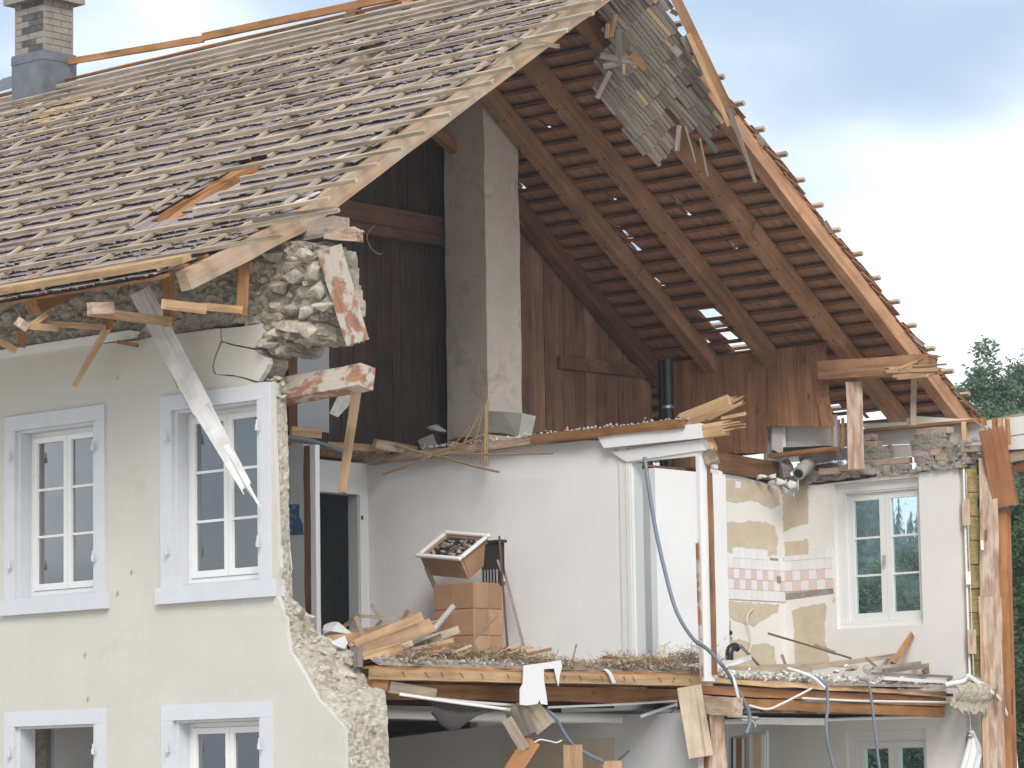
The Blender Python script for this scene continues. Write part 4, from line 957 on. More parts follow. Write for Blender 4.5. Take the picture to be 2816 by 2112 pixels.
# ragged front part above the dark door
beam('ceiling_joist', V((XC-.05, .6, 5.13)), V((XC-.05, 4.75, 5.13)), .14, .12, BROWN, AF, face=(1, 0, 0), rough=.01)
beam('ceiling_board', U(800, 1186, X=-4.4), U(880, 1192, X=-4.4), .10, .03, FRESH, AF, s1=.06)
beam('ceiling_board', U(798, 1215, X=-4.5), U(1000, 1240, X=-4.5), .05, .04, GREYW, AF, s1=.1, rough=.01)
beam('ceiling_board', U(900, 1222, X=-4.45), U(1050, 1235, X=-4.45), .06, .05, FRESH, AF, rough=.01, s0=.1)
beam('ceiling_board', U(1030, 1218, X=-4.3), U(1200, 1252, X=-4.3), .09, .05, CHIP2, AF, rough=.01)
beam('round_log_end', U(1180, 1220, Y=5.3), U(1175, 1222, Y=4.72), .15, .15, GREYW, AF, rough=.012)

# ---------------------------------------------------------------- broken edge of the upper floor
XE = -.70
FE = MB(); FE.bx(-4.9, XE-.02, .57, 5.2, 2.68, 2.705); FE = FE.build('upper_floor', ORANGE, H, label='broken edge of the upper floor with bare joists')
beam('edge_joist', V((XE, .50, 2.632)), V((XE, 5.19, 2.632)), .095, .05, FRESH, FE, face=(1, 0, 0), rough=.004)
beam('edge_board', V((XE-.03, .55, 2.692)), V((XE-.03, 5.1, 2.692)), .025, .06, ORANGE, FE, face=(1, 0, 0), rough=.006)
beam('inner_joist', V((XE-.35, .6, 2.50)), V((XE-.35, 5.1, 2.50)), .13, .12, ORANGE, FE, face=(1, 0, 0), rough=.005); beam('inner_joist', V((XE-.33, .6, 2.605)), V((XE-.33, 5.1, 2.605)), .05, .10, BROWN, FE, face=(1, 0, 0), rough=.005)
beam('inner_joist', V((XE-1.2, .6, 2.52)), V((XE-1.2, 5.1, 2.52)), .22, .12, BROWN, FE, face=(1, 0, 0))
for k in range(16):          # bent nails along the edge
    p = V((XE+.026, .8+k*.27+rnd(-.08, .08), 2.655)); q = MB(); q.tube([p, p+V((.015, rnd(-.01, .02), -.01)), p+V((.02, rnd(-.04, .04), -.045))], .003, 5); q.build('nail', SOOT_SHADE, FE)
# kitchen part
beam('edge_board', V((-.95, 5.3, 2.655)), V((-1.15, 9.75, 2.57)), .05, .10, FRESH, FE, face=(1, 0, 0), rough=.008); beam('edge_joist', V((-1.0, 5.3, 2.565)), V((-1.2, 9.8, 2.485)), .09, .10, ORANGE, FE, face=(1, 0, 0), rough=.006)
beam('edge_joist', V((-1.02, 5.35, 2.455)), V((-1.22, 9.8, 2.38)), .10, .10, ORANGE, FE, face=(1, 0, 0), rough=.006)
b = MB(); b.slab([V((-3.4, 5.2, 2.66)), V((-1.0, 5.2, 2.66)), V((-1.15, 9.95, 2.58)), V((-3.4, 9.95, 2.6))], (0, 0, 1), .03); b.build('floor_boards', BROWN, FE)
b = MB(); b.bx(-3.4, -1.35, 5.2, 9.9, 2.36, 2.385); b.build('ceiling_boards', GREYP, FE)
for k in range(7): beam('ceiling_lath', V((-1.25, 5.5+k*.6, 2.375)), V((-1.28, 5.5+k*.6+.33, 2.37)), .03, .05, ORANGE, FE, face=(1, 0, 0))
# ---------------------------------------------------------------- lower storey
b = MB(); b.slab([V((-4.9, YM, -.1)), V((-.45, YM, -.1)), V((-.45, YM, 2.325)), V((-.9, YM, 2.33)), V((-2.5, YM, 2.31)), V((-3.4, YM, 2.26)), V((-4.9, YM, 2.16))], (0, -1, 0), .12); LW = b.build('lower_partition', GREYP, H, label='grey lower inner wall under the broken floor')
quadslab('paint_patch', [(1378, 2050), (1540, 2040), (1690, 2030), (1690, 2112), (1378, 2130)], BEIGE, LW, .003, (0, -1, 0), Y=YM-.004)
b = MB(); b.bx(-4.95, -4.9, .56, YM, -.1, 2.4); b.build('lower_side_wall', GREYP, H)
# sagging ceiling sheets between wall and joists
def strip(nm, pts, d, w, th, m, par=None, **k):
    a = [V(p) for p in spline(pts, 6)]; return sheet(nm, rowgrid(a, [p+V(d)*w for p in a], 3), m, th, par, **k)
CS = strip('ceiling_sheet', [U(1060, 1962, X=-1.5), U(1200, 1964, X=-1.5), U(1390, 1972, X=-1.5), U(1500, 1976, X=-1.5), U(1700, 1978, X=-1.55), U(1770, 1976, X=-1.55), U(1860, 1970, X=-1.6)], (-1, 0, -.02), .5, .02, PAINTW, H, label='sagging white ceiling sheet under the joists')
strip('ceiling_edge', [U(1060, 1949, X=-1.45), U(1390, 1957, X=-1.45), U(1700, 1964, X=-1.5), U(1765, 1972, X=-1.5)], (0, 0, -1), .085, .012, PAINTW, CS)
strip('ceiling_edge', [U(1505, 1942, X=-.95), U(1700, 1934, X=-.95), U(1860, 1924, X=-.95)], (0, 0, -1), .022, .012, OFFW, CS)
strip('ceiling_edge', [U(1760, 1966, X=-1.0), U(1860, 1932, X=-1.0)], (0, 0, -1), .03, .012, OFFW, CS)
strip('ceiling_edge', [U(1095, 1905, X=-.75), U(1250, 1928, X=-.75), U(1400, 1948, X=-.75)], (0, 0, -1), .025, .02, OFFW, CS); strip('ceiling_edge', [U(1150, 1912, X=-.85), U(1280, 1926, X=-.85), U(1410, 1936, X=-.85)], (0, 0, -1), .025, .02, OFFW, CS)
KC = strip('kitchen_ceiling', [U(2085, 1975, X=-1.35), U(2270, 1975, X=-1.35), U(2400, 1970, X=-1.35), U(2640, 1965, X=-1.35)], (-1, 0, 0), 2.0, .03, OFFW, H, label='white ceiling of the lower kitchen')
beam('ceiling_trim', U(2075, 1982, X=-1.3), U(2270, 1985, X=-1.3), .07, .03, OFFW, KC)
# lower door frame beside the partition, stone pier
beam('lower_jamb', U(1932, 2075, Y=YM-.05), U(1932, 2300, Y=YM-.05), .07, .06, PAINTW, H, face=(0, -1, 0), label='white lower door jamb at the foot of the hanging plank')
beam('lower_jamb', U(1946, 2070, Y=YM-.05), U(1946, 2300, Y=YM-.05), .05, .06, REDBOARD, H, face=(0, -1, 0), label='red lower door stud')
beam('rough_post', U(1972, 1968, Y=YM+.05), U(1975, 2300, Y=YM+.05), .16, .15, CHIP2, H, rough=.03, label='rough bleached post under the block')
beam('lower_header', U(1925, 1935, Y=YM), U(2028, 1945, Y=YM), .17, .15, CHIP2, H, rough=.012, label='worn wooden block on the rough post')
# second lower window with red frame strip
DX = quadslab('inner_door', [(2004, 2026), (2108, 2010), (2108, 2300), (2004, 2300)], GREYP, H, .04, (0, -1, 0), Y=8.2, label='half seen inner door with red strips')
for x0, x1, m in ((2011, 2048, SOOT_SHADE), (2016, 2024, PAINTW), (2025, 2039, REDBOARD), (2040, 2046, PAINTW), (2060, 2104, PAINTW), (2071, 2092, BEIGE)):
    dy = {SOOT_SHADE: .01, PAINTW: .03, REDBOARD: .035, BEIGE: .045}[m]
    quadslab('door_strip', [(x0, 2030 if x1 < 2050 else 2020), (x1, 2030 if x1 < 2050 else 2020), (x1, 2300), (x0, 2300)], m, DX, .01, (0, -1, 0), Y=8.2-dy)
b = MB(); b.bx(-3.6, -3.5, 4.93, 10, -.1, 2.4); b.build('lower_kitchen_side', GREYP, H)

# ---------------------------------------------------------------- chimney on the ridge
CHX, CHY = U(120, 150, Y=4.45).x, 4.45
cw, cdp = .50, .44
CHM = MB(); CHM.bx(CHX-cw, CHX, CHY, CHY+cdp, 8.8, 11.0); CHM = CHM.build('chimney', CHMORT, H, label='pale brick chimney with lead skirt at the ridge')
zc = U(120, 137, Y=CHY).z
zz = zc+.005; row = 0
while zz < 10.95:
    for fx in (0, 1):
        ln = cw if fx == 0 else cdp; a = -.12*(row % 2)
        while a < ln-.01:
            a0, a1 = max(0, a), min(ln, a+.245)
            if a1-a0 > .02:
                q = MB(); lo, hi = a0+.004, a1-.004
                dk = fx == 0 and .1 < a0+.05 and zz < zc+.55 and random.random() < .75  # front face below the collar: mostly the darker brick
                if fx == 0: q.bx(CHX-ln+lo, CHX-ln+hi, CHY-.012, CHY+.01, zz, zz+.068)
                else: q.bx(CHX-.01, CHX+.012, CHY+lo, CHY+hi, zz, zz+.068)
                q.build('brick', CHDARK if dk else CHBRICK, CHM)
            a += .25
    zz += .076; row += 1
q = MB(); q.bx(CHX-cw-.10, CHX+.10, CHY-.10, CHY+cdp+.1, zc+.60, zc+.68); q.build('chimney_collar', CHBRICK, CHM)
q = MB(); q.bx(CHX-cw-.03, CHX+.03, CHY-.03, CHY+cdp+.03, 8.9, zc); q.build('lead_skirt', LEAD, CHM)
q = MB(); q.bx(CHX-cw-.036, CHX+.036, CHY-.036, CHY+cdp+.036, zc-.11, zc-.02); q.build('lead_collar', LEAD, CHM)
a = [onf(-40, 262, .30), onf(60, 232, .30), onf(130, 210, .30), onf(178, 200, .31)]; c = [p+fdir(1)*.34+fnrm(1)*.06 for p in a]
sheet('lead_apron', rowgrid(a, c, 4), LEAD, .008, CHM, smooth=False)

# ================================================================== eaves brackets (parts of the house)
def hb(nm, a, c, w, t, m, X=None, Y=None, par=None, **k): return beam(nm, U(*a, X=X, Y=Y), U(*c, X=X, Y=Y), w, t, m, par, **k)
EVB = empty('eaves_brackets', (0, 0, 0)); EVB.parent = H; EVB['label'] = 'bare wooden soffit brackets hanging below the eaves'
x1 = -1.27
hb('bracket_hanger', (674, 690), (664, 868), .095, .05, ORANGE, X=x1, par=EVB); hb('bracket_arm', (450, 836), (562, 849), .085, .06, FRESH, X=x1+.03, par=EVB); hb('bracket_arm', (556, 842), (662, 852), .065, .045, FRESH, X=x1, par=EVB)
x2 = -2.13
hb('bracket_hanger', (462, 760), (466, 898), .10, .06, ORANGE, X=x2, par=EVB); hb('bracket_arm', (252, 857), (462, 884), .085, .11, FRESH, X=x2, par=EVB); hb('bracket_block', (250, 848), (304, 846), .10, .10, CHIP2, X=x2+.05, par=EVB)
x3 = -2.99
hb('bracket_hanger', (294, 860), (300, 906), .09, .06, ORANGE, X=x3, par=EVB); hb('bracket_arm', (66, 895), (148, 902), .06, .10, FRESH, X=x3, par=EVB); hb('bracket_arm', (140, 890), (285, 900), .05, .06, FRESH, X=x3, par=EVB)
hb('bracket_block', (52, 885), (70, 898), .08, .1, CHIP2, X=x3+.03, par=EVB); hb('bracket_strut', (84, 895), (128, 866), .05, .05, FRESH, X=x3, par=EVB)
x4 = -3.85
hb('bracket_hanger', (62, 870), (60, 955), .06, .06, ORANGE, X=x4, par=EVB); hb('bracket_arm', (-40, 915), (40, 962), .06, .06, FRESH, X=x4, par=EVB)
hb('lath_end', (325, 940), (378, 950), .035, .03, ORANGE, Y=-.08, par=EVB)
# wall plate log broken off at the corner and the soffit board edge
PLT = beam('wall_plate', U(560, 690, Y=.3), U(938, 624, Y=.3), .17, .20, GREYW, H, face=(0, -1, 0), rough=.008, label='grey wall plate sticking out over the corner')
for a, c, w in (((900, 642), (985, 648), .10), ((910, 636), (970, 634), .06)):
    o = beam('splintered_end', U(*a, Y=.22), U(*c, Y=.22), w, .08, CHIP2, PLT, s1=.06, rough=.008); o.matrix_parent_inverse = PLT.matrix_basis.inverted()
b = MB(); b.slab([V((XL, -1.05, 6.0)), V((-1.7, -1.05, 6.0)), V((-1.9, .05, 6.42)), V((XL, .05, 6.42))], (0, .3, -1), .02); b.build('soffit_board', GREYW, EVB)

# ================================================================== loose things
def T(o, label, cat, group=None): return tag(o, label, cat, group)
LB = 'loose boards and laths of the wreck'
T(hb('dangling_batten', (308, 880), (205, 1060), .075, .045, FRESH, Y=-.30, taper=.6), 'tapered fresh batten dangling below the left eaves', 'batten', LB)
WP = empty('white_plank', U(700, 1400, Y=-.12), 'long white painted plank dangling in front of the right upper window', 'plank', LB)
def wpb(nm, a, c, w, t, ya, yc, **k):
    o = beam(nm, U(*a, Y=ya), U(*c, Y=yc), w, t, k.pop('m', WHITEW), WP, **k); o.matrix_parent_inverse = Matrix.Translation(-WP.location); return o
wpb('upper_length', (385, 800), (560, 1130), .19, .025, -.45, -.16); wpb('lower_length', (552, 1115), (672, 1330), .175, .024, -.17, -.12, s1=.16, taper=.62)
wpb('split_edge', (622, 1225), (708, 1382), .05, .02, -.13, -.13, s1=.1, taper=.4); wpb('splinter', (424, 905), (489, 1066), .014, .012, -.32, -.22, m=FRESH); wpb('splinter', (470, 1010), (516, 1116), .012, .01, -.24, -.2)
wpb('edge_strip', (376, 802), (545, 1130), .012, .03, -.46, -.17, m=BATTEN)
T(beam('hanging_post', U(905, 682, X=-.66), U(982, 938, X=-.64), .22, .12, CHIP, rough=.006, s1=.03, taper=.92), 'chipped whitewashed timber hanging from the wall plate at the corner', 'timber', LB)
T(beam('jutting_beam', U(772, 1078, Y=.30), U(1008, 1036, Y=.28), .20, .18, CHIP, face=(0, -1, .2), rough=.006), 'chipped red and white beam jutting out above the right window', 'beam', LB)
T(beam('hanging_lath', U(983, 1056, X=-1.3), U(940, 1352, X=-1.25), .085, .04, TAN, taper=.85, rough=.004, s1=.04), 'pale lath hanging from the jutting beam in front of the doorway', 'lath', LB)
q = MB(); q.slab([U(*p, X=-1.45) for p in ((958, 1062), (978, 1068), (966, 1100), (958, 1118), (947, 1128), (930, 1147), (907, 1136), (925, 1098), (940, 1072))], (1, -.6, 0), .025)
T(q.build('plaster_scrap', plaster('mouldy_plaster', (.52, .53, .46), (.66, .66, .60), 9, .5, 60, dirt=(.22, .24, .2), dirt_lo=.5)), 'mouldy white plaster scrap hanging beside the pale lath', 'plaster')
T(cable('thin_wire', [U(1030, 620, X=-4.6), U(1012, 640, X=-4.6), U(1010, 660, X=-4.6), U(1022, 684, X=-4.6), U(1040, 698, X=-4.6), U(1052, 697, X=-4.6)], .006, BATTEN), 'thin curled wire hanging from the dark tie beam', 'wire')
T(cable('black_hose', [U(790, 1202, X=-4.3), U(840, 1208, X=-4.3), U(890, 1222, X=-4.3), U(950, 1243, X=-4.3)], .022, CORD), 'grey black hose lying over the torn ceiling at the left', 'hose')
# concrete blocks at the foot of the shaft
T(beam('concrete_block', U(1338, 1160, Y=5.7), U(1450, 1172, Y=5.7), .24, .2, CONC, face=(.3, -1, 0), rough=.018), 'grey concrete block leaning on the right foot of the shaft', 'block')
T(stone('concrete_block', U(1205, 1182, Y=5.75), (.17, .15, .07), CONC, rot=(0, .15, .2), sub=2, amp=.12), 'flat grey slab at the left foot of the shaft', 'block')
T(stone('mortar_heap', U(1290, 1205, Y=5.8), (.28, .2, .09), MORTAR, rot=(0, 0, 0), sub=3), 'crumbled mortar heap at the base of the shaft', 'mortar'); T(stone('mortar_heap', U(1500, 1196, Y=5.2), (.30, .2, .06), CONC, rot=(0, 0, .1), sub=3), 'low grey mortar heap right of the shaft', 'mortar')
# dry reeds from the ceiling lathing
RB = empty('reed_bundle', U(1330, 1260, Y=4.6), 'spray of dry ceiling reeds hanging at the foot of the shaft', 'reeds')
for a, c, ya, r_ in (((1339, 1098), (1322, 1275), 4.6, .010), ((1336, 1110), (1332, 1278), 4.58, .010), ((1340, 1105), (1338, 1280), 4.62, .011), ((1330, 1120), (1294, 1262), 4.55, .008), ((1332, 1115), (1262, 1240), 4.6, .008), ((1326, 1130), (1240, 1232), 4.6, .007), ((1182, 1255), (1052, 1305), 4.5, .012), ((1330, 1195), (1182, 1255), 4.55, .012), ((1085, 1222), (1230, 1262), 4.6, .016), ((1215, 1255), (1372, 1298), 4.5, .013), ((1250, 1248), (1523, 1246), 4.5, .011), ((1560, 1174), (1562, 1196), 4.7, .01)):
    q = MB(); p0, p1 = U(*a, Y=ya), U(*c, Y=ya-.02); q.tube(spline([p0, p0.lerp(p1, .5)+V((0, 0, -.01)), p1], 4), r_, 6); o = q.build('stem', REED, RB); o.matrix_parent_inverse = Matrix.Translation(-RB.location)
# black vent pipe
b = MB(); p = U(1835, 1000, Y=9.0); b.tube([(p.x, 9.0, 5.0), (p.x, 9.0, 6.42)], .062, 16)
VP = b.build('vent_pipe', BLACKP, smooth=False); T(VP, 'black vent pipe standing in front of the knee wall', 'pipe')
b = MB(); b.tube([(p.x-.17, 9.12, 5.0), (p.x-.17, 9.12, 6.42)], .055, 16); T(b.build('vent_pipe', BLACKP), 'dark second pipe left of the vent pipe with the clamp', 'pipe')
b = MB(); zc_ = U(1835, 1118, Y=8.94).z; b.tube([(p.x, 9.0, zc_-.015), (p.x, 9.0, zc_+.015)], .068, 16); b.box((p.x+.08, 8.97, zc_), (.03, 0, 0), (0, .008, 0), (0, 0, .008)); b.build('clamp', STEEL, VP)

# ---------------------------------------------------------------- hanging flap of grey shingles
FLAP = [(1690, -30), (1836, -30), (1850, 60), (1880, 110), (1905, 170), (1930, 220), (1955, 280), (1975, 320), (1982, 350), (1966, 366), (1962, 412), (1945, 392), (1920, 372), (1893, 350), (1864, 336), (1852, 372), (1846, 402), (1836, 440), (1814, 470), (1790, 445), (1768, 418), (1736, 372), (1700, 322), (1672, 300), (1665, 262), (1658, 240), (1690, 200), (1700, 160), (1688, 120), (1684, 60)]
fe = (V((-1, 0, 0))*.50-BN*.866).normalized()                 # across the flap, away from the rake
fo = V((XB+.12, RY, ZBK))-BN*.02; fn = BDIR.cross(fe).normalized()
if fn.dot(CAM-fo) < 0: fn = -fn
SF = empty('shingle_flap', fo+BDIR*1.5, 'grey shingle flap torn off and folded down below the ridge', 'shingles')
cnt = 0; tmpl = {}
for ri in range(-5, 25):
    u0 = ri*.20
    v = -.55; 
    while v < 1.5:
        w = rnd(.035, .06); o_ = fo+BDIR*(u0+random.gauss(0, .012))+fe*(v+w/2)
        sag = -.05*math.sin(max(0, v)*2)+.03*noise.noise(V((u0*2, v*2, 0)))
        cx = pix(o_+BDIR*.06)
        if inside(cx, FLAP) and random.random() > .03:
            wk = round(w*50)/50
            tone = min(.9, max(0, random.gauss(.5, .18)))
            q = MB(); tilt = .034; a0 = -.15; 
            q.box((0, 0, 0), (.20, 0, 0), (0, w/2-.003, 0), (0, 0, .005), tone if random.random() > .02 else 1)
            o = q.build('shingle', SHIN_G, SF, tones=True)
            x_ = (BDIR*1.0-fn*.055).normalized()*-1; 
            x_ = (-BDIR+(-fn)*.06).normalized()
            z_ = (fn-x_*fn.dot(x_)).normalized(); y_ = z_.cross(x_)
            rz = random.gauss(0, .018); x2_ = (x_*math.cos(rz)+y_*math.sin(rz)); y2_ = z_.cross(x2_)
            c_ = o_+fn*(.012+sag)+x_*.03-SF.location
            o.matrix_basis = Matrix(((x2_.x, y2_.x, z_.x, c_.x), (x2_.y, y2_.y, z_.y, c_.y), (x2_.z, y2_.z, z_.z, c_.z), (0, 0, 0, 1))); cnt += 1
        v += w
def sfp(nm, a, c, w, t, m, off=.0, **k):
    # loose pieces lying on the flap plane
    def onp(px, py):
        d = ray(px, py); return CAM+d*((fo+fn*(.05+off)-CAM).dot(fn)/d.dot(fn))
    o = beam(nm, onp(*a), onp(*c), w, t, m, SF, **k); o.matrix_parent_inverse = Matrix.Translation(-SF.location); return o
for a, c, w, m in (((1692, 40), (1680, 100), .05, FRESH), ((1700, 82), (1704, 178), .06, GREYW), ((1650, 152), (1750, 170), .06, GREYW), ((1658, 182), (1700, 172), .07, GREYW), ((1642, 270), (1678, 196), .05, GREYW), ((1716, 176), (1716, 205), .03, FRESH), ((1735, 150), (1775, 190), .06, ORANGE), ((1672, 65), (1668, 105), .04, FRESH),
                   ((1885, 348), (1913, 446), .018, GREYW), ((1925, 382), (1946, 485), .022, GREYW), ((1868, 345), (1862, 415), .05, GREYW), ((1880, 100), (1900, 140), .08, GREYW), ((1850, 130), (1870, 150), .08, GREYW), ((1910, 150), (1935, 200), .05, GREYW)):
    sfp('loose_shingle', a, c, w, .012, m, rnd(0, .03))
# bargeboard and torn edge at the back rake
BG = hb('bargeboard', (1832, -60), (2012, 316), .10, .03, RAFTER, X=-1.25, s1=.1); T(BG, 'loose bargeboard slipping off the back rake at the top', 'board', LB)
T(hb('rake_lath', (2005, 300), (2078, 502), .05, .025, GREYW, X=-1.22, taper=.7), 'grey lath hanging below the loose bargeboard', 'lath', LB); T(hb('rake_lath', (1892, 92), (2006, 345), .05, .03, FRESH, X=-1.28), 'fresh torn lath along the edge of the shingle flap', 'lath', LB)
for px, py, dx, dy in ((1905, 105, 26, 14), (1925, 150, 26, 22), (1945, 175, 18, 30), (1955, 200, 20, 26), (1918, 118, 12, 8), (1965, 240, 10, 24), (1850, 28, 14, 12), (2060, 355, 42, 44), (2085, 372, 15, 18), (2270, 608, 16, 30), (2505, 920, 36, 30), (2620, 1075, 14, 16), (2365, 740, 8, 14)):
    q = onb(px, py, .06); hb_ = beam('torn_shingle', V((XB-.1, q.y, q.z)).lerp(q, .9), CAM+ray(px+dx, py+dy)*((q-CAM).dot(fw)), .05, .008, GREYW, BRF)

# ---------------------------------------------------------------- tiled stove
ST = empty('tiled_stove', (-2.68, 4.0, 2.7), 'brown tiled stove standing against the grey-white wall', 'stove')
SX0, SX1, SY0, SY1, SZ0 = -3.20, -2.66, 3.98, 4.42, 2.66
ztop = U(1303, 1600, Y=SY0).z; hts = [ztop-(i+1)*.255 for i in range(4)]
def stp_(nm, x0, x1, y0, y1, z0, z1, m):
    q = MB(); q.bx(x0, x1, y0, y1, z0, z1); o = q.build(nm, m, ST); o.matrix_parent_inverse = Matrix.Translation(-ST.location)
    bv = o.modifiers.new('bevel', 'BEVEL'); bv.width = .008; bv.segments = 2; return o
stp_('body', SX0+.01, SX1-.01, SY0+.01, SY1, SZ0, ztop-.012, STOVEJ)
for r_ in range(4):
    z1 = ztop-r_*.262; z0 = z1-.256
    for c_ in range(2): stp_('stove_tile', SX0+.27*c_, SX0+.27*(c_+1)-.005, SY0, SY0+.02, z0, z1, STOVE)
    for c_ in range(2): stp_('stove_tile', SX1-.02, SX1, SY0+.0205+.205*c_, SY0+.2195+.2*(c_+1)-.205, z0, z1, STOVE)
# black grate and back plate behind
stp_('iron_back', SX0+.3, SX1+.02, SY1-.06, SY1, ztop-.02, ztop+.40, SOOT_SHADE); stp_('iron_cap', SX0+.4, SX1+.05, SY1-.08, SY1+.01, ztop+.40, ztop+.43, SOOT_SHADE)
for k in range(6): stp_('grate_bar', SX1-.22+.04*k, SX1-.208+.04*k, SY1-.09, SY1-.07, ztop, ztop+.14, STEEL)
# toppled top of the stove
STT = empty('stove_top', U(1260, 1590, Y=4.15), 'toppled tiled stove head tipped onto the brown stove', 'stove head')
ea, eb, ec = (rt*.414-upv*.01-fw*.47), (rt*.27+upv*.21+fw*.234), -(rt*.084-upv*.195+fw*.078)
la, lb, lc = ea.length, eb.length, ec.length; ea, eb, ec = ea.normalized(), (eb-ea*eb.dot(ea)/la/la*0).normalized(), ec.normalized()
eb = (eb-ea*eb.dot(ea)).normalized(); ec = ea.cross(eb)
cc = U(1265, 1540, Y=4.05)-ea*(la/2)+eb*(lb/2)-ec*(lc/2)
mt = Matrix(((ea.x, eb.x, ec.x, cc.x), (ea.y, eb.y, ec.y, cc.y), (ea.z, eb.z, ec.z, cc.z), (0, 0, 0, 1)))
def tt(nm, x0, x1, y0, y1, z0, z1, m, bv=.008):
    q = MB(); q.bx(x0, x1, y0, y1, z0, z1); o = q.build(nm, m, STT); o.matrix_basis = mt; o.matrix_parent_inverse = Matrix.Translation(-STT.location)
    if bv: w_ = o.modifiers.new('bevel', 'BEVEL'); w_.width = bv; w_.segments = 2
    return o
hw, hd, hh = la/2, lb/2, lc/2
for x0, x1, y0, y1 in ((-hw, hw, -hd, -hd+.03), (-hw, hw, hd-.03, hd), (-hw, -hw+.03, -hd+.03, hd-.03), (hw-.03, hw, -hd+.03, hd-.03)): tt('side_tiles', x0, x1, y0, y1, -hh, hh, STOVE, .012)
for x0, x1, y0, y1 in ((-hw-.03, hw+.03, -hd-.03, -hd+.02), (-hw-.03, hw+.03, hd-.02, hd+.03), (-hw-.03, -hw+.02, -hd+.02, hd-.02), (hw-.02, hw+.03, -hd+.02, hd-.02)): tt('white_rim', x0, x1, y0, y1, hh, hh+.035, OFFW, .014)
tt('soot_lining', -hw+.03, hw-.03, -hd+.03, hd-.03, -.02, hh-.02, SOOT_SHADE, 0)
tt('inner_flag', -hw+.02, -hw+.05, -hd-.02, -hd+.02, -hh-.16, -hh+.1, BATTEN, .004)
for k in range(110):
    s = rnd(.015, .045); p = mt @ V((rnd(-hw+.06, hw-.06), rnd(-hd+.06, hd-.06), hh-.015+rnd(0, .015)))
    o = stone('rubble_bit', p, (s, s, s*.6), random.choice((CONC, MORTAR, TAN, SOOT_SHADE, GREYW, MORTAR)), STT, sub=1); o.matrix_parent_inverse = Matrix.Translation(-STT.location)
T(hb('leaning_stick', (1373, 1474), (1396, 1790), .020, .02, TIE, Y=3.9), 'thin dark stick leaning upright against the stove', 'stick', LB); T(hb('leaning_lath', (1383, 1560), (1445, 1795), .03, .02, GREYW, Y=4.6), 'brown lath leaning on the wall right of the stove', 'lath', LB)
T(hb('leaning_lath', (1369, 1540), (1388, 1600), .02, .02, BATTEN, Y=3.95), 'short pale lath stuck behind the stove', 'lath', LB)
T(hb('bent_lath', (1230, 1785), (1298, 1764), .02, .015, BATTEN, Y=3.3), 'lower half of a snapped thin lath before the stove', 'lath', LB); T(hb('bent_lath', (1298, 1764), (1372, 1690), .02, .015, BATTEN, Y=3.3, s1=.04), 'upper half of a snapped thin lath before the stove', 'lath', LB)

# ---------------------------------------------------------------- heap on the upper floor
DB = [  # name, from, to, width, thickness, material, X plane, label, splinter
 ('wide_board', (978, 1778), (1160, 1700), .12, .03, FRESH, -1.15, 'upper of two wide broken boards on the floor heap', .10),
 ('wide_board', (990, 1798), (1178, 1722), .13, .03, TAN, -1.08, 'lower of two wide broken boards on the floor heap', .18),
 ('board', (1030, 1806), (1130, 1770), .05, .03, BATTEN, -.98, 'thin board across the foot of the floor heap', .06),
 ('board', (940, 1742), (1050, 1735), .06, .03, TAN, -1.9, 'tan board under the peak of the floor heap', .06),
 ('board', (1120, 1790), (1240, 1762), .04, .03, TAN, -1.1, 'tan lath running right under the wide boards', .05),
 ('board', (1000, 1812), (1100, 1782), .10, .03, FRESH, -.95, 'short splintered board at the front of the floor heap', .1),
 ('board', (1080, 1795), (1258, 1732), .07, .03, BATTEN, -1.3, 'long board sticking right out of the floor heap', .02),
 ('board', (1110, 1795), (1210, 1750), .05, .03, GREYW, -1.2, 'grey edged board under the wide fresh board', .03),
 ('board', (960, 1770), (1088, 1728), .06, .03, FRESH, -1.7, 'narrow board behind the wide fresh board', .04),
 ('board', (905, 1755), (1070, 1722), .05, .03, BATTEN, -2.0, 'pale lath deepest in the floor heap', .04),
 ('upright_block', (985, 1780), (985, 1835), .08, .08, GREYW, -.85, 'upright wood block at the left end of the floor edge', 0),
 ('board', (900, 1760), (985, 1752), .08, .03, FRESH, -1.5, 'fresh board lying beside the broken wall', .05),
 ('lath', (912, 1748), (978, 1698), .035, .025, BROWN, -1.9, 'dark lath leaning left of the floor heap', 0),
 ('lath', (978, 1696), (1006, 1762), .035, .025, BATTEN, -1.7, 'bright lath forming a peak on the floor heap', 0),
 ('lath', (988, 1694), (1095, 1700), .03, .025, BATTEN, -2.2, 'level lath behind the peak of the floor heap', .05),
 ('lath', (1022, 1660), (1040, 1695), .03, .02, BATTEN, -2.3, 'short lath standing up over the floor heap', 0),
 ('lath', (1018, 1742), (1048, 1708), .03, .02, BROWN, -2.1, 'short brown lath crossing the level lath', .02),
 ('lath', (1096, 1728), (1122, 1680), .04, .03, BROWN, -2.0, 'dark stub standing left of the stove', 0),
 ('lath', (1450, 1800), (1515, 1785), .03, .02, ORANGE, -1.0, 'orange lath right of the leaning stick', 0),
 ('stick', (1573, 1822), (1585, 1772), .012, .012, BROWN, -.8, 'thin upright stick on the floor edge', 0),
 ('lath', (1640, 1816), (1740, 1815), .02, .02, BATTEN, -.8, 'thin lath lying on the straw before the doorway', 0),
 ('lath', (1660, 1806), (1695, 1810), .02, .02, BROWN, -.85, 'brown scrap of lath on the straw', .03),
 ('lath', (1752, 1815), (1785, 1800), .015, .012, BATTEN, -.8, 'short splinter on the straw near the doorway', 0),
 ('block', (1388, 1786), (1400, 1800), .08, .06, BROWN, -1.2, 'dark wood block at the foot of the leaning lath', 0),
]
for nm, a, c, w, t, m, X_, lab, sp in DB: T(hb(nm, a, c, w, t, m, X=X_, s1=sp, s0=sp*.5), lab, 'board' if 'board' in nm else 'lath', LB)
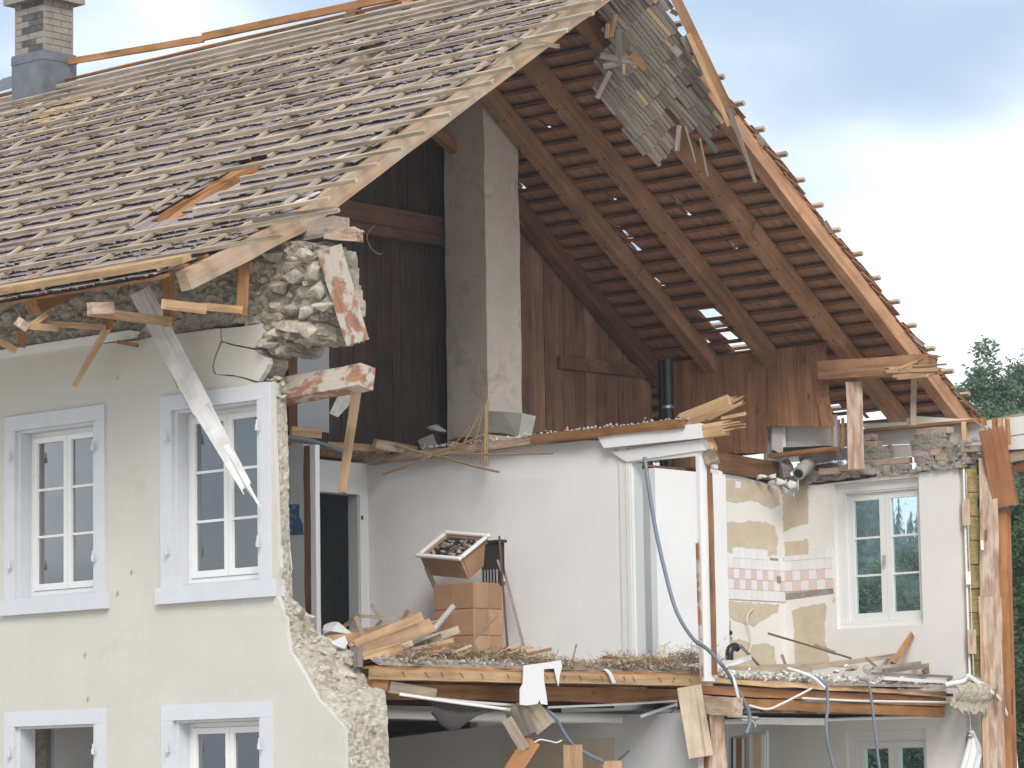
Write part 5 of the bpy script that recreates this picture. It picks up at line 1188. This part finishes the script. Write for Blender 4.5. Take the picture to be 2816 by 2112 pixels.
# grey tube sticking out
q = MB(); q.tube([U(1190, 1735, X=-1.6), U(1246, 1668, X=-1.6)], .028, 12); GT = q.build('grey_tube', CONC); T(GT, 'grey tube sticking up in front of the stove', 'tube')
# plaster lumps at the wall end
T(stone('plaster_lump', U(915, 1732, X=-1.9), (.22, .16, .10), plaster('white_lump', (.46, .46, .44), (.56, .56, .54), 8, .5, 60), rot=(.1, .3, .4), sub=3), 'big pale plaster lump under the dark doorway', 'plaster')
q = MB(); q.slab([U(*p, X=-1.0) for p in ((910, 1765), (948, 1748), (957, 1768), (948, 1784), (930, 1778), (915, 1772))], (1, -.6, .3), .03); T(q.build('plaster_piece', PAPER), 'white plaster piece lying on the broken wall end', 'plaster')
# fill: dust, crumbs and straw on the floors (nobody could count them)
def mound(name, xa, xb, ya, yb, z0, h, m, seed, lab):
    b = MB(); nx, ny = 26, int((yb-ya)/.05); vs = []; 
    for i in range(nx+1):
        for j in range(ny+1):
            x = xa+(xb-xa)*i/nx; y = ya+(yb-ya)*j/ny; e = min(1, (i)/6, (nx-i)/2+.25)
            z = z0+h*e*(.6+.8*fbm(V((x*2.6+seed, y*2.6, 0)), 5))+.03*noise.noise(V((x*14, y*14, seed)))
            if i == nx: z = z0-.0; x += .03*noise.noise(V((0, y*6, seed)))
            vs.append((x, y, max(z0+.002, z)))
    b.add(vs, [(i*(ny+1)+j, (i+1)*(ny+1)+j, (i+1)*(ny+1)+j+1, i*(ny+1)+j+1) for i in range(nx) for j in range(ny)])
    o = b.build(name, m, smooth=False); tag(o, lab, 'rubble', kind='stuff'); return o
mound('floor_dust', -3.6, XE-.0, .6, 5.15, 2.705, .11, DUST, 1.3, 'dusty fill lying on the broken upper floor')
mound('kitchen_dust', -3.35, -1.0, 5.3, 9.9, 2.63, .10, DUST, 5.3, 'plaster dust and rubble lying on the kitchen floor')
def crumbs(name, n, fn_, smin, smax, lab, tone=None, flat=.6):
    b = MB()
    for k in range(n):
        p = V(fn_()); s = rnd(smin, smax); ax = V((rnd(-1, 1), rnd(-1, 1), rnd(-1, 1))).normalized(); ay = ax.orthogonal().normalized(); az = ax.cross(ay)
        b.box(p, ax*s*rnd(.8, 1.6), ay*s, az*s*flat, tone() if tone else min(1, max(0, random.gauss(.5, .25))))
    o = b.build(name, CHIPS, tones=True); tag(o, lab, 'rubble', kind='stuff'); return o
crumbs('plaster_crumbs', 1500, lambda: (XE-abs(random.gauss(0, .35))-.01, rnd(.7, 5.1), 2.74+abs(random.gauss(0, .03))), .003, .011, 'crumbs of plaster along the broken floor edge', tone=lambda: min(1, max(0, random.gauss(.2, .22))))
crumbs('kitchen_crumbs', 2600, lambda: (lambda y: (-.97-(y-5.3)*.045-abs(random.gauss(0, .4)), y, 2.70-(y-5.3)*.012+abs(random.gauss(0, .03))))(rnd(5.35, 9.5)), .005, .022, 'white plaster crumbs on the kitchen floor edge', tone=lambda: min(1, max(0, random.gauss(.55, .25))))
crumbs('attic_crumbs', 260, lambda: (rnd(-4.8, -.5), YM-.08+rnd(-.06, .03), 5.115+abs(random.gauss(0, .012))), .004, .012, 'plaster crumbs on the attic floor edge', tone=lambda: min(1, max(0, random.gauss(.4, .2))))
def straw(name, cl, n, ln, lab, kind='stuff'):
    b = MB()
    for c, rx, rz in cl:
        for k in range(n):
            p = V(c)+V((random.gauss(0, .1), random.gauss(0, rx), abs(random.gauss(0, rz)))); d = V((random.gauss(0, 1), random.gauss(0, 1), random.gauss(0, .6))).normalized()*rnd(.4, 1)*ln
            m_ = p+d*.5+V((0, 0, rnd(-.02, .03))); w = V((rnd(-1, 1), rnd(-1, 1), rnd(-1, 1))).normalized()*.0028; e = p+d
            b.add([p-w, p+w, m_+w, m_-w, e], [(0, 1, 2, 3), (3, 2, 4)], rnd(0, 1))
    o = b.build(name, STRAW, tones=True); return tag(o, lab, 'straw', kind=kind)
sp = lambda px, py, X_: U(px, py, X=X_)
straw('straw_litter', [(sp(1740, 1838, -.85), .16, .05), (sp(1700, 1832, -.9), .14, .05), (sp(1810, 1838, -.85), .16, .04), (sp(1880, 1825, -.9), .16, .06), (sp(1925, 1822, -.95), .12, .06), (sp(1660, 1838, -.85), .12, .03), (sp(1790, 1832, -1.0), .2, .04)], 420, .13, 'brown straw matted on the floor edge before the doorway')
straw('straw_litter', [(sp(1180, 1805, -1.0), .15, .04), (sp(1260, 1810, -1.0), .2, .04), (sp(1340, 1812, -1.0), .2, .04), (sp(1400, 1820, -.9), .12, .04), (sp(1120, 1820, -.9), .12, .04), (sp(1480, 1822, -.85), .15, .03), (sp(1560, 1835, -.85), .15, .02)], 520, .12, 'thin straw strewn over the floor heap by the stove')
straw('straw_litter', [(sp(930, 1245, -4.6), .25, .03), (sp(1020, 1258, -4.6), .25, .03), (sp(850, 1238, -4.6), .2, .03)], 260, .12, 'mossy straw hanging from the torn ceiling over the dark door')
for i in range(60):
    px = rnd(1080, 1420); py = rnd(1785, 1825); a = rnd(-.25, .45); l = rnd(25, 70)
    T(hb('wood_sliver', (px, py), (px+l*math.cos(a), py-l*math.sin(a)), rnd(.012, .03), .012, random.choice((BATTEN, FRESH, BROWN, GREYW)), X=rnd(-1.5, -.85), s1=.03), 'thin wood sliver in the litter before the stove', 'sliver', 'wood slivers before the stove')
for i in range(26):
    px = rnd(1050, 1900); s = rnd(.02, .055); T(stone('plaster_lump', U(px, rnd(1818, 1842), X=rnd(-1.1, -.76)), (s*1.3, s, s*.6), random.choice((DUST, RUBBLE_L, MORTAR, CONC)), sub=2), 'small plaster lump in the litter along the floor edge', 'plaster', 'plaster lumps along the floor edge')
# white torn paper over the edge
PP = MB(); PP.slab([U(*p, X=XE+.05) for p in ((1440, 1830), (1500, 1822), (1543, 1815), (1546, 1835), (1540, 1855), (1536, 1888), (1530, 1865), (1524, 1838), (1496, 1840), (1496, 1870), (1502, 1905), (1506, 1938), (1488, 1936), (1484, 1924), (1478, 1936), (1450, 1940), (1430, 1938), (1430, 1895), (1438, 1880))], (1, -.3, 0), .01)
T(PP.build('torn_lining', PAPER), 'large white torn lining sheet hanging over the floor edge', 'sheet')
T(strip('paper_strip', [U(1660, 1840, X=XE+.05), U(1672, 1852, X=XE+.06), U(1684, 1880, X=XE+.05)], (0, .06, 0), 1, .004, PAPER), 'narrow white paper strip over the floor edge', 'paper')
q = MB(); q.slab([U(*p, X=-1.2) for p in ((1140, 1825), (1180, 1815), (1200, 1822), (1190, 1832), (1160, 1832))], (1, -.5, .3), .006); T(q.build('paper_scrap', PAPER), 'white scrap of lining in the litter before the stove', 'paper')
# dark felt pouch and broken boards under the floor
pts_t = [U(x, y, X=-1.05) for x, y in ((1160, 1918), (1200, 1925), (1240, 1922), (1290, 1916), (1330, 1920), (1362, 1935))]
pts_b = [U(x, y, X=-.95) for x, y in ((1185, 1960), (1210, 1990), (1236, 2008), (1256, 2006), (1290, 1975), (1345, 1948))]
g = []
for i in range(7):
    v = i/6; g.append([V(p).lerp(V(q), v)+V((.09*math.sin(math.pi*v), 0, -.02*math.sin(math.pi*v))) for p, q in zip(pts_t, pts_b)])
T(sheet('felt_sheet', g, FELT, .006), 'dark felt sheet sagging from the joists', 'felt')
HB_ = [('hanging_board', (1412, 1940), (1448, 2020), .20, .04, GREYW, 'grey edged board hanging under the torn lining', 0), ('hanging_board', (1450, 1938), (1500, 2000), .20, .03, BATTEN, 'pale tapering board hanging under the torn lining', 0), ('hanging_board', (1395, 1980), (1440, 2055), .10, .05, BATTEN, 'dark sided board hanging left of the grey one', .05),
       ('board_stub', (1462, 2038), (1390, 2150), .16, .05, ORANGE, 'orange board leaning in at the bottom edge', 0), ('board_stub', (1575, 2048), (1577, 2150), .17, .04, TAN, 'upright pale board end at the bottom edge', 0), ('board_stub', (1684, 2092), (1685, 2150), .17, .04, TAN, 'second board end at the bottom, just reaching in', 0),
       ('board_end', (1068, 1888), (1195, 1908), .10, .05, BATTEN, 'pale board end poking out under the floor edge', 0), ('board_end', (1018, 1876), (1058, 1882), .10, .08, ORANGE, 'orange block at the wall under the floor edge', 0)]
for nm, a, c, w, t, m, lab, sp_ in HB_: T(hb(nm, a, c, w, t, m, X=-.62 if 'plank' in nm else -.75, s1=sp_), lab, 'board', LB)
T(hb('hanging_plank', (1895, 1888), (1928, 2082), .23, .035, BATTEN, Y=4.62), 'wide pale plank hanging below the floor edge', 'board', LB)
# cables
CG = 'cables hanging from the broken floors'
T(cable('cable', [U(1773, 1258, Y=4.55), U(1783, 1330, Y=4.5), U(1800, 1440, Y=4.5), U(1826, 1560, Y=4.5), U(1860, 1680, Y=4.5), U(1905, 1755, Y=4.4), U(1945, 1785, Y=4.3), U(1985, 1828, Y=4.2), U(2008, 1862, X=-.6), U(2032, 1905, X=-.6), U(2056, 1950, X=-.6), U(2062, 1985, X=-.6), U(2052, 2018, X=-.6)], .019, CORD), 'long grey cable curving down through the doorway', 'cable', CG)
T(cable('cable', [U(1500, 1952, X=-.9), U(1525, 1970, X=-.8), U(1545, 2005, X=-.8), U(1572, 2045, X=-.8), U(1605, 2068, X=-.8), U(1658, 2095, X=-.8)], .018, CORD), 'grey cable hanging behind the pale board end', 'cable', CG)
T(cable('cable', [U(1865, 1940, X=-.8), U(1800, 2005, X=-1.2), U(1700, 2090, X=-1.5)], .008, CORD), 'thin grey cable stretched down left of the wide plank', 'cable', CG)
T(cable('cable', [U(2225, 1858, X=-1.0), U(2252, 1866, X=-.9), U(2268, 1880, X=-.85), U(2275, 1900, X=-.85), U(2276, 1950, X=-.85), U(2272, 1985, X=-.85), U(2274, 2030, X=-.85), U(2285, 2080, X=-.85), U(2296, 2130, X=-.85)], .016, CORD), 'grey cable with white sleeve below the kitchen floor', 'cable', CG)
T(cable('cable', [U(2362, 1868, X=-1.0), U(2380, 1870, X=-.95), U(2390, 1885, X=-.9), U(2398, 1935, X=-.9), U(2404, 1990, X=-.9), U(2412, 2060, X=-.9), U(2420, 2130, X=-.9)], .015, CORD), 'grey cable hanging before the lower back window', 'cable', CG)
T(cable('cable', [U(2722, 1900, X=-.75), U(2745, 1918, X=-.7), U(2765, 1955, X=-.7), U(2785, 2020, X=-.7), U(2798, 2130, X=-.7)], .018, CORDW), 'white cable arching down the right corner post', 'cable', CG)
T(cable('cable', [U(2060, 1940, X=-.95), U(2110, 1950, X=-.9), U(2150, 1935, X=-.9), U(2200, 1910, X=-.9), U(2232, 1893, X=-.92)], .012, CORDW), 'pale cable slung along the kitchen joist', 'cable', CG)
T(cable('cable', [U(2205, 1920, X=-.93), U(2350, 1927, X=-.95), U(2520, 1930, X=-1.0), U(2640, 1932, X=-1.05)], .012, CORDW), 'straight pale cable clipped to the kitchen joist', 'cable', CG)
T(cable('white_tape', [U(2005, 1848, X=-.75), U(2018, 1870, X=-.62), U(2026, 1905, X=-.6), U(2034, 1930, X=-.6), U(2040, 1950, X=-.6)], [.03, .025, .02, .012, .008]*1 if False else .016, PAPER), 'white tape hanging beside the long grey cable', 'tape')
T(cable('white_tape', [U(2165, 1838, X=-1.1), U(2205, 1850, X=-.95), U(2240, 1866, X=-.88), U(2268, 1892, X=-.84)], .018, PAPER), 'white torn sleeve over the kitchen floor edge', 'tape')
T(cable('white_wire', [U(1470, 2042, X=-.7), U(1485, 2034, X=-.7), U(1510, 2038, X=-.7), U(1530, 2042, X=-.7), U(1545, 2036, X=-.7)], .007, PAPER), 'curled white wire beside the orange board', 'wire')
T(cable('steel_pipe', [U(2000, 1968, X=-.95), U(2085, 1975, X=-.95)], .016, CONC), 'short grey conduit under the kitchen joist', 'conduit')
T(cable('steel_pipe', [U(2040, 1980, X=-.9), U(2068, 1983, X=-.9), U(2076, 1995, X=-.9), U(2077, 2000, X=-.9)], .012, CONC), 'bent conduit end by the long grey cable', 'conduit')
# insulation tuft and cloth at the right corner
ITF = MB()
a = [U(x, y, X=-.9) for x, y in ((2610, 1880), (2640, 1872), (2665, 1866), (2700, 1872), (2715, 1882), (2735, 1900))]; c = [U(x, y, X=-.8) for x, y in ((2612, 1930), (2645, 1938), (2672, 1946), (2700, 1944), (2718, 1930), (2748, 1940))]
g = []
for i in range(9):
    v = i/8; g.append([V(p).lerp(V(q), v)+V((.10*math.sin(math.pi*min(1, v*1.2)), 0, 0))+V((rnd(-1, 1), rnd(-1, 1), rnd(-1, 1)))*.012+(V((0, 0, -rnd(0, .12))) if i == 8 else V()) for p, q in zip(spline(a, 5), spline(c, 5))])
T(sheet('insulation_tuft', g, TUFT, .03, smooth=False), 'dusty yellowish insulation tuft hanging at the right floor end', 'insulation')
T(strip('white_foil', [U(2600, 1876, X=-.82), U(2650, 1866, X=-.78), U(2662, 1852, X=-.78), U(2690, 1872, X=-.78), U(2706, 1876, X=-.8)], (0, .0, -.05), 1, .008, PAPER), 'white foil crumpled on the insulation tuft', 'foil')
a = [U(x, y, X=-.95) for x, y in ((2668, 2010), (2660, 2040), (2650, 2080), (2640, 2115), (2630, 2150))]; c = [U(x, y, X=-.9) for x, y in ((2670, 2010), (2682, 2035), (2696, 2068), (2690, 2090), (2680, 2150))]
g = [[V(p).lerp(V(q), i/6)+V((.05*math.sin(i*2.2), 0, 0)) for p, q in zip(spline(a, 4), spline(c, 4))] for i in range(7)]
T(sheet('white_cloth', g, PAPER, .006), 'white cloth hanging at the bottom right beside the post', 'cloth'); T(cable('cloth_string', [U(2666, 1945, X=-.95), U(2668, 1985, X=-.95), U(2669, 2012, X=-.95)], .008, CORDW), 'string holding the white cloth', 'string')
# kitchen debris
KD = [('lath', (2113, 1742), (2340, 1810), .022, .02, GREYW, -2.4, 'long grey lath leaning across the kitchen corner', 0), ('lath', (2240, 1775), (2295, 1795), .04, .02, BATTEN, -2.4, 'pale scrap nailed to the long grey lath', .05), ('board', (2210, 1840), (2572, 1786), .05, .03, BATTEN, -1.9, 'long pale board lying across the kitchen floor', .04), ('board', (2250, 1828), (2500, 1800), .04, .03, FRESH, -2.0, 'second pale board behind the long kitchen board', .04),
      ('board', (2455, 1825), (2512, 1740), .065, .04, ORANGE, -1.7, 'orange stick standing up from the kitchen heap', 0), ('board', (2400, 1838), (2572, 1818), .035, .03, BATTEN, -1.6, 'narrow lath on the kitchen heap', 0), ('board', (2430, 1845), (2560, 1830), .05, .03, GREYW, -1.5, 'grey board in the kitchen heap', .08), ('board', (2540, 1848), (2582, 1830), .05, .03, BROWN, -1.5, 'dark stub at the right of the kitchen heap', .03),
      ('board', (2400, 1852), (2640, 1862), .03, .04, GREYW, -1.2, 'grey strip along the right kitchen floor edge', .06), ('board', (2430, 1865), (2600, 1876), .035, .03, OFFW, -1.1, 'white strip under the grey kitchen strip', 0), ('lath', (2036, 1775), (2085, 1828), .03, .02, GREYW, -2.2, 'short grey lath by the drain elbow', 0), ('lath', (1990, 1832), (2062, 1808), .05, .02, WHITEW, -1.3, 'white splinter at the drain elbow', .08),
      ('lath', (2150, 1800), (2160, 1828), .03, .02, BATTEN, -2.2, 'little upright splinter in the kitchen corner', 0), ('lath', (2380, 1808), (2410, 1835), .03, .02, BATTEN, -1.7, 'crossed splinter in the kitchen heap', 0), ('board', (2000, 1838), (2230, 1842), .05, .04, BATTEN, -1.3, 'pale board along the left kitchen edge', 0), ('board', (2090, 1835), (2320, 1828), .05, .03, BATTEN, -2.0, 'board lying flat at the kitchen wall', 0)]
for nm, a, c, w, t, m, X_, lab, sp_ in KD: T(hb(nm, a, c, w, t, m, X=X_, s1=sp_), lab, 'board' if nm == 'board' else 'lath', LB)
for px, py, s, m, lab in ((2340, 1840, (.12, .07, .045), BRICK, 'red brick in the kitchen heap'), (2328, 1832, (.05, .04, .03), PAPER, 'white lump behind the red brick'), (2385, 1838, (.08, .06, .09), CONC, 'grey lump right of the red brick'), (2300, 1846, (.06, .05, .03), PAPER, 'white crumb left of the red brick')):
    T(stone('rubble_lump', U(px, py, X=-1.5), s, m, rot=(.1, -.2, .3)), lab, 'rubble')
# plumbing on the tiled wall
q = MB(); c_ = U(1991, 1740, X=XT+.06); q.tube([c_+V((-.06, 0, 0)), c_], .016, 8); q.tube([c_+V((0, -.05, 0)), c_+V((0, .05, 0))], .014, 8); q.tube([c_+V((0, 0, -.07)), c_+V((0, 0, .07))], .013, 8); q.tube([c_+V((.03, .05, 0)), c_+V((.03, .08, 0))], .028, 8); T(q.build('water_valve', BLACKP), 'dark water valve sticking out of the tiled wall', 'valve')
q = MB(); q.tube(spline([U(2006, 1815, X=-2.9), U(2006, 1795, X=-2.9), U(2010, 1783, X=-2.9), U(2020, 1778, X=-2.9), U(2028, 1782, X=-2.9)], 5), .045, 14); T(q.build('drain_elbow', BLACKP, smooth=False), 'black drain elbow standing on the kitchen floor', 'pipe')
T(cable('wall_wire', [U(2070, 1674, X=XT+.02), U(2058, 1688, X=XT+.04), U(2054, 1710, X=XT+.05), U(2062, 1740, X=XT+.05), U(2066, 1770, X=XT+.05), U(2060, 1795, X=XT+.05)], .008, CORDW), 'white wire hanging out of the tiled wall', 'wire'); T(cable('wall_wire', [U(2010, 1702, X=XT+.02), U(2012, 1755, X=XT+.02)], .012, CORDW), 'short white conduit above the water valve', 'wire')
# rubble, clay pipe and bricks above the kitchen wall
q = MB(); pa, pb = U(2230, 1268, Y=9.9), U(2196, 1302, Y=9.6); q.tube([pa, pb], .075, 16); CPp = q.build('clay_pipe', CONC); T(CPp, 'grey clay pipe end showing its dark mouth above the kitchen', 'pipe')
d_ = (pb-pa).normalized(); q = MB(); q.tube([pb, pb+d_*.004], .052, 16); q.build('pipe_mouth', SOOT_SHADE, CPp)  # black disc stands in for the shaded hollow of the pipe
T(stone('mortar_mass', U(2160, 1290, Y=9.85), (.17, .15, .16), MORTAR, rot=(0, 0, 0), sub=3, amp=.4), 'crumbly grey mortar mass left of the clay pipe', 'mortar'); T(stone('mortar_mass', U(2220, 1285, Y=9.95), (.20, .15, .12), CONC, rot=(0, 0, .2), sub=3, amp=.25), 'pale grey lump behind the clay pipe', 'mortar')
T(hb('fallen_joist', (2205, 1268), (2310, 1248), .12, .10, GREYW, Y=9.9, rough=.01), 'dusty dark joist lying behind the clay pipe', 'joist', LB)
BRK = 'bricks left on the kitchen wall head'
def brick(px, py, Y_, lab, m=BRICK, s=(.125, .06, .035), rz=0):
    q = MB(); q.bx(-s[0], s[0], -s[1], s[1], -s[2], s[2]); o = q.build('brick', m); o.location = U(px, py, Y=Y_); o.rotation_euler = (rnd(-.05, .05), rnd(-.06, .06), rz+rnd(-.1, .1))
    bv = o.modifiers.new('bevel', 'BEVEL'); bv.width = .008; bv.segments = 2; T(o, lab, 'brick', BRK); return o
brick(2284, 1296, 9.93, 'single pinkish brick above the kitchen window corner'); brick(2322, 1288, 10.0, 'dusty brick beside the purlin post foot'); brick(2270, 1285, 10.1, 'half hidden brick behind the pinkish one', MORTAR)
for i, (px, py, n_) in enumerate(((2378, 1292, 3), (2385, 1274, 3), (2380, 1257, 2), (2380, 1240, 2), (2390, 1222, 1), (2385, 1206, 1))):
    for k in range(n_): brick(px+k*46+rnd(-6, 6), py-k*3, 10.08, 'dusty brick of the low stack right of the purlin post', random.choice((BRICK, MORTAR, BRICK)))
for i, (px, py, n_) in enumerate(((2560, 1276, 3), (2555, 1262, 3), (2540, 1247, 4), (2545, 1232, 3), (2540, 1217, 2), (2545, 1202, 2), (2550, 1188, 2))):
    for k in range(n_): brick(px+k*44+rnd(-8, 8), py-k*4, 10.12, 'dusty brick of the stepped stack at the right end of the wall head', random.choice((BRICK, MORTAR, MORTAR, BRICK)))
for i in range(26): 
    px = rnd(2350, 2460) if i % 2 else rnd(2530, 2690); T(stone('mortar_bit', U(px, rnd(1190, 1300), Y=10.02), (rnd(.03, .07), .05, rnd(.02, .04)), MORTAR, sub=1), 'crumb of old mortar between the bricks on the wall head', 'mortar', 'mortar crumbs between the bricks')
# torn paper under the clay pipe
for i, (px, py, w, h) in enumerate(((2130, 1330, .16, .03), (2165, 1345, .12, .05), (2185, 1330, .10, .06), (2150, 1322, .14, .04), (2100, 1315, .16, .02))):
    a0 = U(px-18, py-6, Y=9.7-.05*i); T(sheet('torn_paper', [[a0+V((u*w*1.6, .02*math.sin(u*9+i), -v*h*1.6-.05*u*(i % 2)+.015*math.sin(u*7+v*5))) for u in (0, .2, .4, .6, .8, 1)] for v in (0, .33, .66, 1)], PAPER, .003), ('long', 'curled', 'small', 'wide', 'left')[i]+' torn white paper hanging under the clay pipe', 'paper')
# red-brown board leaning at the corner
T(beam('leaning_board', U(2726, 1180, X=-.62), U(2768, 1392, X=-.58), .27, .03, REDBOARD, s0=.03), 'red brown board leaning at the right corner post', 'board', LB); T(beam('splinter_strip', U(2672, 1150, X=-.7), U(2712, 1180, X=-.7), .02, .015, FRESH), 'yellow splinter above the leaning red brown board', 'lath', LB)
# things leaning inside the left upper window
T(beam('leaning_stick', U(140, 1385, Y=.75), U(178, 1560, Y=.9), .06, .03, BATTEN), 'pale stick leaning inside the left upper window', 'stick', LB); T(beam('leaning_stick', U(180, 1500, Y=1.0), U(150, 1600, Y=.8), .05, .03, GREYW), 'grey stick crossing behind the left upper window', 'stick', LB); T(beam('leaning_board', U(130, 1575, Y=.8), U(160, 1615, Y=.8), .12, .04, GREYW), 'grey board end low in the left upper window', 'board', LB)

# ================================================================== trees and wooded hill behind
def G(px, dist, z=0):
    d = ray(px, 1500); d.z = 0; d.normalize(); p = CAM+d*dist; p.z = z; return p
def tree(name, px, dist, h, rx, m, lab, n=9000, leaf=.11, clumps=60, base=.25, z0=0, seed=0, trunk=True):
    random.seed(1000+seed); g0 = G(px, dist, z0)
    T0 = empty(name, g0, lab, 'tree', 'trees behind the house')
    b = MB(); zc = h*(base+(1-base)*.5); rz = h*(1-base)*.5
    if trunk:
        b.tube([g0+V((0, 0, -.2)), g0+V((.05, 0, h*.3)), g0+V((-.1, .1, h*.6)), g0+V((0, 0, h*.88))], [h*.022, h*.018, h*.011, h*.003], 8)
        for k in range(12):
            a = rnd(0, 6.28); z1 = h*rnd(.28, .75); b.tube([g0+V((0, 0, z1)), g0+V((math.cos(a)*rx*.45, math.sin(a)*rx*.45, z1+h*.06)), g0+V((math.cos(a)*rx*.85, math.sin(a)*rx*.85, z1+h*.12))], [h*.008, h*.005, h*.0015], 6)
        o = b.build('trunk', BARK, T0); o.matrix_parent_inverse = Matrix.Translation(-g0)
    b = MB(); per = n//clumps
    for k in range(clumps):
        while True:
            p = V((rnd(-1, 1), rnd(-1, 1), rnd(-1, 1)))
            if .35 < p.length < 1: break
        f = 1-.35*max(0, p.z); c = g0+V((p.x*rx*f, p.y*rx*f, zc+p.z*rz)); cr_ = rx*rnd(.14, .30); ct = rnd(.1, .75)
        for j in range(per):
            q = V((random.gauss(0, .5), random.gauss(0, .5), random.gauss(0, .42)))*cr_; pp = c+q
            a = V((rnd(-1, 1), rnd(-1, 1), rnd(-.6, .6))).normalized(); bb = a.cross(V((rnd(-1, 1), rnd(-1, 1), rnd(-1, 1)))).normalized(); s = leaf*rnd(.5, 1.1)
            b.add([pp-a*s, pp-bb*s*.45, pp+a*s, pp+bb*s*.45], [(0, 1, 2, 3)], min(1, max(0, ct+rnd(-.25, .25))))
    o = b.build('crown', m, T0, tones=True); o.matrix_parent_inverse = Matrix.Translation(-g0); return T0
tree('broadleaf_tree', 2718, 64, 10.0, 1.25, LEAF1, 'tall slim broadleaf tree right of the back eaves', 42000, .06, 150, .3, seed=1)
tree('broadleaf_tree', 2825, 66, 10.2, 1.0, LEAF1, 'tree at the right picture edge beside the slim one', 40000, .06, 140, .3, seed=2)
tree('dark_tree', 2830, 50, 5.9, 1.4, LEAF2, 'dark leafy tree filling the right edge behind the posts', 30000, .06, 90, .0, seed=3, trunk=False)
tree('dark_tree', 2860, 47, 4.4, 1.6, LEAF2, 'low dark bush at the right edge near the bottom', 22000, .06, 70, .0, seed=4, trunk=False)
tree('green_tree', 2430, 64, 6.1, 1.4, LEAF1, 'green tree seen through the kitchen window', 24000, .06, 80, .0, seed=5)
tree('green_tree', 2530, 66, 6.3, 1.5, LEAF1, 'green tree behind the right part of the kitchen window', 24000, .06, 80, .0, seed=6)
tree('green_tree', 2340, 70, 6.2, 1.5, LEAF1, 'green tree behind the left part of the kitchen window', 22000, .06, 70, .0, seed=7)
tree('green_bush', 2480, 56, 2.9, 1.5, LEAF1, 'bright bush seen through the lower back window', 22000, .06, 70, .0, seed=8, trunk=False)
tree('green_bush', 2390, 57, 2.6, 1.4, LEAF2, 'dark bush seen through the lower back window', 22000, .06, 70, .0, seed=9, trunk=False)
# hill
random.seed(5)
b = MB(); vs_ = []; nu, nv = 60, 24
def hillz(px, d):
    k = max(0, (d-110)/230); k = min(1, k); k = k*k*(3-2*k); return k*(21.5+2.5*math.sin(px*.006+1.2)+2*math.sin(px*.017))-.02
for i in range(nu+1):
    px = 800+i*50
    for j in range(nv+1):
        d = 100+j*14; p = G(px, d); p.z = hillz(px, d); vs_.append(p)
b.add(vs_, [(i*(nv+1)+j, (i+1)*(nv+1)+j, (i+1)*(nv+1)+j+1, i*(nv+1)+j+1) for i in range(nu) for j in range(nv)])
b.build('hill', GRASS, smooth=True, kind='structure')
b = MB()
for k in range(760):
    px = rnd(2250, 2850) if random.random() < .85 else rnd(1000, 2250); d = rnd(150, 400) if k % 3 else rnd(300, 380); g0 = G(px, d); g0.z = hillz(px, d)-.3
    con = d > 260 and random.random() < .65 or random.random() < .15; h = rnd(7, 11) if con else rnd(4.5, 7.5)
    if con:
        for t in range(15):
            zt = h*(.10+.9*t/15); r_ = h*.15*(1-t/15.6)*rnd(.8, 1.15)
            for a in range(15):
                an = a*6.283/15+rnd(-.3, .3); l_ = r_*rnd(.5, 1.2); e = g0+V((math.cos(an)*l_, math.sin(an)*l_, zt-h*.045*rnd(.5, 1.3))); w = V((-math.sin(an), math.cos(an), 0))*r_*.16
                b.add([g0+V((0, 0, zt+h*.02)), e-w, e+w], [(0, 1, 2)], rnd(0, .4))
    else:
        r_ = h*.38; ct = rnd(.3, .9)
        for a in range(150):
            q = V((random.gauss(0, 1), random.gauss(0, 1), random.gauss(0, 1))).normalized()*rnd(.6, 1); pp = g0+V((q.x*r_, q.y*r_, h*.55+q.z*h*.45)); aa = V((rnd(-1, 1), rnd(-1, 1), rnd(-.6, .6))).normalized(); bb = aa.cross(V((rnd(-1, 1), rnd(-1, 1), rnd(-1, 1)))).normalized(); s = rnd(.3, .6)
            b.add([pp-aa*s, pp-bb*s*.6, pp+aa*s, pp+bb*s*.6], [(0, 1, 2, 3)], min(1, max(0, ct+rnd(-.3, .2))))
tag(b.build('hill_forest', LEAF3, tones=True), 'mixed forest covering the hill behind the house', 'forest', kind='stuff')

# ================================================================== thin summer haze in the valley
m = bpy.data.materials.new('summer_haze'); m.use_nodes = True; n = m.node_tree; n.nodes.clear()
o_ = n.nodes.new('ShaderNodeOutputMaterial'); v_ = n.nodes.new('ShaderNodeVolumePrincipled'); v_.inputs['Color'].default_value = (.86, .92, 1, 1); v_.inputs['Density'].default_value = .0009; v_.inputs['Anisotropy'].default_value = .2
n.links.new(v_.outputs[0], o_.inputs['Volume'])
b = MB(); b.bx(-950, 950, -950, 950, -1, 42); tag(b.build('haze', m), 'thin pale haze lying over the valley', 'haze', kind='stuff')
